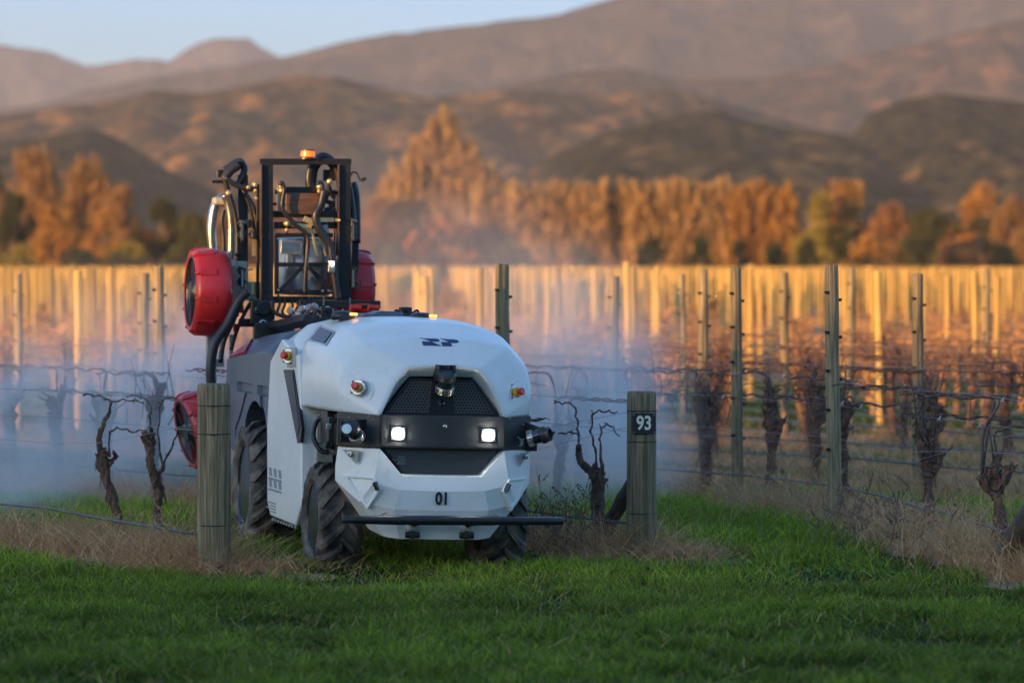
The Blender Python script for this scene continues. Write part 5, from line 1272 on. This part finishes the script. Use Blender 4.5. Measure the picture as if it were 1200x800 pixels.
# fans
def fan(c, ax, rad, depth, name='fan', spin=0):
    """ax points out of the intake"""
    c = Vector(c); ax = Vector(ax).normalized(); mb = MB(); hd = depth/2
    prof = [(rad*.80, hd*.86), (rad*.84, hd*.98), (rad*.90, hd), (rad*.97, hd*.72), (rad*1.0, hd*.2), (rad*1.0, -hd*.3), (rad*.97, -hd*.75), (rad*.88, -hd*1.0), (rad*.7, -hd*1.02), (rad*.68, -hd*.6), (rad*.76, -hd*.2), (rad*.78, hd*.4)]
    mb.lathe(prof, 48, c, ax, closed=True); f = part(mb, name, 'red', ROB, bevel=0, smooth=True)
    mb = MB(); u = ax.orthogonal().normalized()
    for i in range(10):
        v = Matrix.Rotation(2*math.pi*i/10+spin, 3, ax) @ u; t = ax.cross(v)
        mb.bar(c+v*rad*.985+ax*hd*.80, c+v*rad*1.005-ax*hd*.1, .05, .014, v)
        mb.tube([c+v*rad*.90+ax*(hd+.002), c+v*rad*.98+ax*hd*.80], [.014, .010], 6)
    part(mb, 'casing_ribs', 'red', f, bevel=.004)
    mb = MB()
    for rr_ in np.linspace(.18, .80, 10): mb.lathe([(rad*rr_-.003, hd*.90), (rad*rr_, hd*.93), (rad*rr_+.003, hd*.90), (rad*rr_, hd*.87)], 36, c, ax, closed=True)
    for i in range(8):
        v = Matrix.Rotation(2*math.pi*i/8, 3, ax) @ u; mb.bar(c+v*rad*.1+ax*hd*.9, c+v*rad*.82+ax*hd*.9, .006, .006)
    part(mb, 'intake_guard', 'hose', f)
    mb = MB(); mb.lathe([(rad*.24, hd*.35), (rad*.24, hd*.93), (rad*.20, hd*1.02), (.001, hd*1.03)], 30, c, ax); part(mb, 'hub', 'hose', f, bevel=.004)
    mb = MB()
    for i in range(9):
        v = Matrix.Rotation(2*math.pi*i/9, 3, ax) @ u; t = ax.cross(v)
        mb.add([c+v*rad*.2+t*.03+ax*.03, c+v*rad*.2-t*.03-ax*.03, c+v*rad*.74-t*.07-ax*.02, c+v*rad*.74+t*.07+ax*.02], [(0, 1, 2, 3)])
    part(mb, 'blade_ring', 'black', f)
    mb = MB(); mb.lathe([(rad*.79, -hd*.2), (rad*.0011, -hd*.2)], 36, c, ax); part(mb, 'backplate', 'red', f)
    mb = MB(); mb.lathe([(rad*.83, hd*.80), (rad*.83, hd*.97), (rad*.79, hd*.97), (rad*.79, hd*.8)], 48, c, ax, closed=True); part(mb, 'intake_ring', 'hose', f)
    return f
c1 = Lp(244, 342, D+.10); f1 = fan(c1, (-1, .0, 0), .315, .27)
q = Lp(265, 341, D-.16); mb = MB(); mb.lathe([(.045, 0), (.05, .006), (.045, .012), (.036, .008)], 22, q, (-.5, -1, 0), closed=True)
for a in range(5): v = Vector((math.cos(a*1.257), 0, math.sin(a*1.257))); mb.bar(q, q+v*.042, .014, .012, (0, 1, 0))
part(mb, 'handwheel', 'tan', f1)
c2 = Lp(414, 340, D+.35); fan(c2+Vector((-.0, 0, 0)), (1, .0, 0), .30, .22, spin=.3)
c3 = Lp(234, 503, D+.2); fan(c3, (-.96, -.1, -.25), .285, .22, spin=.1)
mb = MB(); Lb(mb, 247.5, 390, 247.5, 470, D+.15, .07, .06); Lb(mb, 271, 392, 271, 450, D+.1, .03, .03); Lb(mb, 245, 425, 262, 425, D+.1, .06, .05); part(mb, 'fan_arm', 'galv', bevel=.004)
# base of the mast: beams tying it to the tank
mb = MB(); Lb(mb, 309, 352, 309, 398, D-.05, .15, .08); Lb(mb, 280, 378, 316, 378, D-.02, .06, .045); Lb(mb, 310, 386, 362, 374, D-.2, .075, .06, D-1.6); Lb(mb, 350, 356, 445, 357, D-.3, .06, .07); Lb(mb, 352, 378, 445, 374, D-.6, .10, .05); Lb(mb, 320, 351, 412, 351, D, .05, .04)
Lb(mb, 300, 395, 345, 390, D-.5, .2, .03); mbase = part(mb, 'mast_base', 'blackmetal', mast, bevel=.006)
mb = MB(); 
for px, py, r in ((303, 363, .028), (308, 379, .028)):
    q = Lp(px, py, D-.12); mb.lathe([(r*.75, 0), (r, .006), (r, .014), (r*.75, .016)], 24, q, (0, -1, 0), closed=True)
for px, y0, y1 in ((379, 346, 358), (321, 374, 386), (410, 349, 356)): Lb(mb, px, y0, px, y1, D-.35, .010, .010)
part(mb, 'pins', 'steel', mbase)
mb = MB()
for px, py in ((355, 362), (361, 361), (340, 364), (348, 368), (376, 366), (369, 360), (385, 364)): q = Lp(px, py, D-.4); mb.lathe([(.02, -.03), (.028, 0), (.02, .03)], 10, q, (random.uniform(-1, 1), -.5, random.uniform(-1, 1)))
part(mb, 'valves', 'galv', mbase)
mb = MB()
for px, py in ((281, 357), (277, 366), (276, 384), (283, 362)): q = Lp(px, py, D); mb.box(q, (.03, .03, .06), (0, random.uniform(-.5, .5), 0))
part(mb, 'orange_connectors', 'redlens', mbase, bevel=.004)
mb = MB(); mb.box(Lp(306, 366, D-.1), (.16, .04, .18)); mb.lathe([(.06, 0), (.055, .02)], 20, Lp(309, 361, D-.14), (0, -1, 0)); part(mb, 'hinge_plate', 'blackmetal', mbase, bevel=.01)
# ------------------------------------------------------------ trees beyond the vineyard
def leafmat(name, a, b):
    m = mat(name, a, .9, col2=b, scale=.35, detail=4, spec=.05, attr='tint'); nt = m.node_tree; p = nt.nodes['Principled BSDF']
    t = NN(m, 'ShaderNodeBsdfTranslucent'); x = NN(m, 'ShaderNodeMixShader'); x.inputs[0].default_value = .3     # thin leaves and twigs glow through
    nt.links.new(p.inputs['Base Color'].links[0].from_socket, t.inputs[0]); nt.links.new(p.outputs[0], x.inputs[1]); nt.links.new(t.outputs[0], x.inputs[2]); nt.links.new(x.outputs[0], nt.nodes['Material Output'].inputs['Surface'])
    return m
TM_ = {'russet': leafmat('russet_twigs', (.36, .20, .075), (.27, .15, .055)), 'orange': leafmat('orange_leaf', (.42, .21, .045), (.31, .155, .04)),
       'green': leafmat('evergreen_leaf', (.035, .045, .016), (.07, .07, .025)), 'yellow': leafmat('yellow_green_leaf', (.30, .23, .04), (.20, .15, .03)),
       'tan': leafmat('bare_poplar_twigs', (.42, .255, .10), (.37, .215, .08)), 'red': leafmat('dark_red_twigs', (.34, .17, .065), (.24, .12, .05)), 'olive': leafmat('olive_leaf', (.10, .095, .03), (.06, .06, .022))}
M['farbark'] = mat('pale_bark', (.30, .20, .12), .9, col2=(.18, .12, .08), scale=2)
def tree(px, top, z, wpx, kind, m, label, n=2600, bottom=0.0, group=None, name='tree', seed=0, plume=0):
    g = np.random.default_rng(seed+int(px)*3+900); h = CAM_H+(312-top)*z/FPX; w_ = wpx*z/FPX; base = wpt(px, z)
    root = empty(name, base); tag(root, label, 'tree' if name != 'bush' else 'bush', group)
    mb = MB(); rt = h*.018+.06
    if name != 'bush':
        mb.tube([(0, 0, -.2), (.1, 0, h*.25), (-.1, .1, h*.5), (.05, 0, h*.85)], [rt*1.3, rt, rt*.7, rt*.2], 8)
    for i in range(9 if name != 'bush' else 6):
        a = g.uniform(0, 6.28); z0 = h*g.uniform(.05, .5); e = Vector((math.cos(a)*w_*.32*g.uniform(.5, 1), math.sin(a)*w_*.32, z0+h*g.uniform(.2, .4)))
        mb.tube([(0, 0, z0), (e.x*.5, e.y*.5, (z0+e.z)/2-.1*h*.3), tuple(e)], [rt*.5, rt*.35, rt*.1], 5)
    link('trunk', mb.mesh('trunk'), 'farbark', root)
    # crown: twig and leaf faces gathered in uneven clumps
    if kind == 'poplar':       # vertical strands
        k = max(14, int(w_/.36)); cx = np.linspace(-.56, .56, k)*w_+g.normal(0, .3, k); ch = h*g.uniform(.85, 1.02, k)*(1-.05*np.abs(np.sin(cx*.5)))*(1 if plume == 0 else np.sqrt(np.clip(1.02-(cx/w_*1.75)**2, .05, 1))); i = g.integers(0, k, n)
        t = g.uniform(.03, 1, n); c = np.stack([cx[i]+g.normal(0, .55, n)*(1.15-t), g.normal(0, w_*.08+.5, n), ch[i]*t**.85], 1); sz = g.uniform(.1, .22, n); up = g.uniform(.6, 1.6, n)
    else:
        k = 16 if kind == 'round' else 22; C = []
        for j in range(k):
            a = g.uniform(0, 6.28); t = g.uniform(bottom+.12, .9)
            rr_ = (math.sin(math.pi*min(1, max(.12, (t-bottom)/(1.04-bottom)))**.75))*.5*w_*g.uniform(.35, .85)
            C.append((math.cos(a)*rr_, math.sin(a)*rr_*.8, h*t, w_*g.uniform(.12, .24)))
        C.append((0, 0, h*.86, w_*.16)); C = np.array(C); i = g.integers(0, len(C), n); d = g.normal(0, 1, (n, 3)); d /= np.linalg.norm(d, axis=1)[:, None]; d *= g.uniform(.35, 1.08, n)[:, None]
        c = C[i, :3]+d*C[i, 3][:, None]*np.array([1, 1, min(1.3, h/w_*.8+.2)]); c[:, 2] = np.clip(c[:, 2], .15, h*1.02); sz = g.uniform(.12, .34, n)*max(.6, w_/10); up = sz*g.uniform(.8, 1.6, n)
        if kind == 'bare': sz *= .45; up *= 1.9
    u = g.normal(0, 1, (n, 3)); u[:, 2] *= .3; u /= np.linalg.norm(u, axis=1)[:, None]; v = g.normal(0, .45, (n, 3)); v[:, 2] += 1; v /= np.linalg.norm(v, axis=1)[:, None]
    a = u*sz[:, None]; b = v*up[:, None]; V = np.stack([c-a-b, c+a-b*.6, c+a*.7+b, c-a*.8+b*.8], 1).reshape(-1, 3); F = np.arange(4*n).reshape(-1, 4)
    T = np.repeat(g.uniform(.8, 1.15, (n, 1))*np.ones((1, 3)), 4, 0)
    link('crown', fast_mesh('crown', V, F, T), TM_[m], root)
    return root
T_ = tree
GT = 'trees along the far edge of the vineyard'
TZ = 520
for a in [
 (-20, 190, 540, 90, 'bare', 'russet', 'russet bare tree cut by the left edge'), (40, 178, 560, 95, 'bare', 'russet', 'tallest russet bare tree of the left clump'), (95, 182, 545, 90, 'bare', 'russet', 'round russet bare tree right of the tallest one at left'),
 (142, 212, 530, 55, 'bare', 'russet', 'smaller russet tree at the right end of the left clump'), (14, 222, 500, 60, 'round', 'green', 'dark evergreen low at the left edge'), (60, 240, 498, 70, 'round', 'orange', 'orange tree in front of the left clump'),
 (120, 248, 495, 60, 'round', 'orange', 'small orange tree below the left clump'), (190, 232, 505, 50, 'round', 'green', 'dark evergreen left of the mast'), (228, 250, 500, 60, 'round', 'olive', 'olive tree just left of the red fan'),
 (262, 225, 530, 60, 'bare', 'russet', 'russet tree behind the silver ducts'), (330, 236, 525, 80, 'bare', 'red', 'reddish tree behind the mast'), (440, 235, 525, 75, 'bare', 'red', 'reddish hazy tree right of the mast'),
 (470, 187, 660, 75, 'poplar', 'tan', 'hazy bare poplar left of the tallest one'), (522, 132, 610, 120, 'poplar', 'tan', 'tallest pale bare poplar rising over the robot'), (570, 192, 660, 70, 'poplar', 'tan', 'hazy bare poplar right of the tallest one'),
 (604, 216, 560, 80, 'poplar', 'tan', 'hazy tan poplar clump between the tall poplars and the hedge'),
 (655, 216, 540, 98, 'poplar', 'tan', 'first clump of the straight tan poplar hedge'), (725, 216, 542, 98, 'poplar', 'tan', 'second clump of the tan poplar hedge'), (792, 213, 540, 98, 'poplar', 'tan', 'third and tallest clump of the tan poplar hedge'),
 (850, 216, 541, 90, 'poplar', 'tan', 'fourth clump of the tan poplar hedge'), (893, 216, 538, 62, 'poplar', 'orange', 'orange poplar clump ending the hedge'),
 (958, 226, 520, 70, 'round', 'yellow', 'yellow-green tree right of the poplar hedge'), (992, 214, 525, 80, 'round', 'orange', 'wide orange-brown tree beside the yellow-green one'), (1040, 240, 515, 70, 'bare', 'red', 'dark red bare tree right of the orange-brown one'),
 (1085, 246, 512, 70, 'round', 'olive', 'olive brown tree in the right part'), (1148, 212, 530, 60, 'round', 'orange', 'bright orange tall tree near the right edge'), (1188, 232, 510, 60, 'bare', 'russet', 'russet branching tree at the right edge with pale trunk'), (1240, 225, 520, 80, 'bare', 'red', 'reddish tree cut by the right edge')]:
    tree(*a, group=GT, n=13000 if a[4] == 'poplar' else 6000 if a[4] == 'bare' else 3600, plume=1 if a[2] >= 600 else 0)
GB_ = 'bushes at the foot of the far trees'
for i, (px, top, w_, m, lab) in enumerate([
 (25, 286, 60, 'yellow', 'yellowish bush low at the left edge'), (90, 290, 60, 'olive', 'olive bush under the left russet clump'), (150, 284, 60, 'yellow', 'tawny bush under the small russet tree'), (215, 288, 60, 'olive', 'olive bush left of the red fan'),
 (455, 288, 60, 'olive', 'dull bush right of the red fan on the far side'), (530, 290, 80, 'red', 'reddish scrub under the tallest poplar'), (600, 290, 60, 'olive', 'hazy bush under the first hedge clump'), (680, 286, 46, 'olive', 'round bush at the hedge start'), (765, 278, 40, 'green', 'dark round bush under the second hedge clump'),
 (818, 276, 44, 'green', 'darkest round bush under the tallest hedge clump'), (868, 282, 30, 'green', 'small dark bush under the fourth hedge clump'), (910, 284, 36, 'olive', 'olive bush at the end of the hedge'), (948, 278, 32, 'green', 'dark bush under the yellow-green tree'),
 (965, 292, 40, 'yellow', 'pale yellow bush under the orange-brown tree'), (1020, 276, 70, 'orange', 'rusty bush right of the pale yellow bush'), (1070, 280, 60, 'olive', 'olive bush below the dark red tree'), (1120, 282, 60, 'red', 'red-brown bush below the bright orange tree'), (1175, 285, 50, 'olive', 'olive bush at the right edge')]):
    tree(px, top, 480+i % 3*6, w_, 'round', m, lab, n=1500, group=GB_, name='bush', seed=i)
# line of low scrub closing the foot of the tree belt
g = np.random.default_rng(3); n = 34000; x = g.uniform(-95, 95, n); y = g.uniform(548, 575, n); hh = 4.4+5.5*fbm(x/9, y/9, 3, 2); zz = g.uniform(0, 1, n)*hh
c = np.stack([x, y, zz], 1); u = g.normal(0, 1, (n, 3)); u[:, 2] *= .3; u /= np.linalg.norm(u, axis=1)[:, None]; v = g.normal(0, .4, (n, 3)); v[:, 2] += 1; sz = g.uniform(.25, .6, n)[:, None]
V = np.stack([c-u*sz-v*sz, c+u*sz-v*sz, c+u*sz*.7+v*sz, c-u*sz*.7+v*sz], 1).reshape(-1, 3); cc = np.where((fbm(x/12, y/30, 2, 8) > .5)[:, None], np.array([[.95, .62, .5]]), np.array([[.55, .6, .35]])); T = np.repeat(cc*g.uniform(.6, 1.3, (n, 1)), 4, 0)
o = link('scrub', fast_mesh('scrub', V, np.arange(4*n).reshape(-1, 4), T), TM_['russet']); tag(o, 'continuous belt of low brown scrub behind the far tree line', 'scrub', kind='stuff')
# lit lamp in the far field
mb = MB(); p = wpt(834, 150, 0); root = empty('field_lamp', p); tag(root, 'small round glowing lamp blurred among the far golden posts', 'lamp')
mb = MB(); mb.cyl((0, 0, 0), (0, 0, .62), .03, 6); link('pole', mb.mesh('pole'), 'galv', root)
mb = MB(); mb.lathe([(.001, -.06), (.05, -.04), (.06, 0), (.05, .04), (.001, .06)], 12, (0, 0, CAM_H-(347-312)*150/FPX), (0, 0, 1)); link('lamp_globe', mb.mesh('lamp_globe'), mat('lit_lamp', (1, .9, .6), .4, emit=(1, .82, .45), estr=9), root)

# ------------------------------------------------------------ drifting spray mist and the air
def mist(px, py, z, sx, sy, sz, dens, seed, label, scale=1.3, th=.42):
    c = wpt(px, z, CAM_H-(py-312)*z/FPX); mb = MB(); mb.lathe([(.001, -1)]+[(math.cos(a), math.sin(a)) for a in np.linspace(-1.2, 1.2, 9)]+[(.001, 1)], 20)
    o = link('spray_mist', mb.mesh('spray_mist'), None); o.location = c; o.scale = (sx, sy, sz)
    m = bpy.data.materials.new('spray_mist'); m.use_nodes = True; nt = m.node_tree; L = nt.links.new; nt.nodes.remove(nt.nodes['Principled BSDF'])
    pv = NN(m, 'ShaderNodeVolumePrincipled'); pv.inputs['Color'].default_value = (.97, .98, 1, 1); pv.inputs['Anisotropy'].default_value = .15
    tc = NN(m, 'ShaderNodeTexCoord'); ln = NN(m, 'ShaderNodeVectorMath', operation='LENGTH'); L(tc.outputs['Object'], ln.inputs[0])
    fo = NN(m, 'ShaderNodeMapRange'); fo.interpolation_type = 'SMOOTHSTEP'; L(ln.outputs['Value'], fo.inputs[0]); fo.inputs[1].default_value = .97; fo.inputs[2].default_value = .05
    g_ = NN(m, 'ShaderNodeNewGeometry'); ns = NN(m, 'ShaderNodeTexNoise'); ns.inputs['Scale'].default_value = scale; ns.inputs['Detail'].default_value = 4; ns.inputs['Distortion'].default_value = .6
    mp = NN(m, 'ShaderNodeMapping'); mp.inputs['Location'].default_value = (seed*3.1, 0, seed); mp.inputs['Scale'].default_value = (1, .5, 1.3); L(g_.outputs['Position'], mp.inputs[0]); L(mp.outputs[0], ns.inputs[0])
    mr = NN(m, 'ShaderNodeMapRange'); L(ns.outputs[0], mr.inputs[0]); mr.inputs[1].default_value = th-.1; mr.inputs[2].default_value = th+.25; mr.inputs[4].default_value = dens
    mu = NN(m, 'ShaderNodeMath', operation='MULTIPLY'); L(fo.outputs[0], mu.inputs[0]); L(mr.outputs[0], mu.inputs[1]); L(mu.outputs[0], pv.inputs['Density'])
    L(pv.outputs[0], nt.nodes['Material Output'].inputs['Volume']); o.data.materials.append(m); tag(o, label, 'mist', kind='stuff'); return o
mist(90, 500, 31.0, 2.2, 3.0, .95, 1.15, 1, 'bluish spray mist drifting through the vines left of the plain end post', 1.7, .46)
mist(5, 565, 28.6, 1.0, 1.6, .8, .9, 2, 'dense low mist at the left edge', 1.6, .44)
mist(235, 440, 31.5, 1.2, 2.5, .9, .9, 4, 'thin mist between the left end post and the red fans', 1.6, .44)
mist(120, 400, 38.0, 2.6, 4.0, 1.1, .15, 9, 'thin upper wisps of mist against the far rows at left', 1.2, .44)
mist(690, 505, 30.2, 1.05, 2.3, 1.1, 1.5, 3, 'blue-white spray mist billowing right of the robot', 1.5, .40)
mist(685, 400, 34.0, 1.2, 3.0, 1.2, .34, 8, 'upper wisps of mist between robot and numbered end post', 1.4, .44)
mist(560, 390, 36.0, 1.8, 4.0, 1.5, .17, 5, 'faint mist rising behind the hood of the robot', 1.1, .42)
mist(500, 290, 60.0, 3.6, 6.0, 2.6, .05, 6, 'thin pale mist drifting above the robot', .6, .42)
# the evening air
mb = MB(); mb.box((0, 4200, 279), (9000, 9400, 566))
m = bpy.data.materials.new('haze'); m.use_nodes = True; nt = m.node_tree; nt.nodes.remove(nt.nodes['Principled BSDF']); pv = nt.nodes.new('ShaderNodeVolumePrincipled')
pv.inputs['Color'].default_value = (.99, .92, .87, 1); pv.inputs['Density'].default_value = HAZE = .00007; pv.inputs['Anisotropy'].default_value = .1
nt.links.new(pv.outputs[0], nt.nodes['Material Output'].inputs['Volume'])
if not globals().get('NOHAZE'):
    o = link('haze', mb.mesh('haze'), m); o['kind'] = 'stuff'
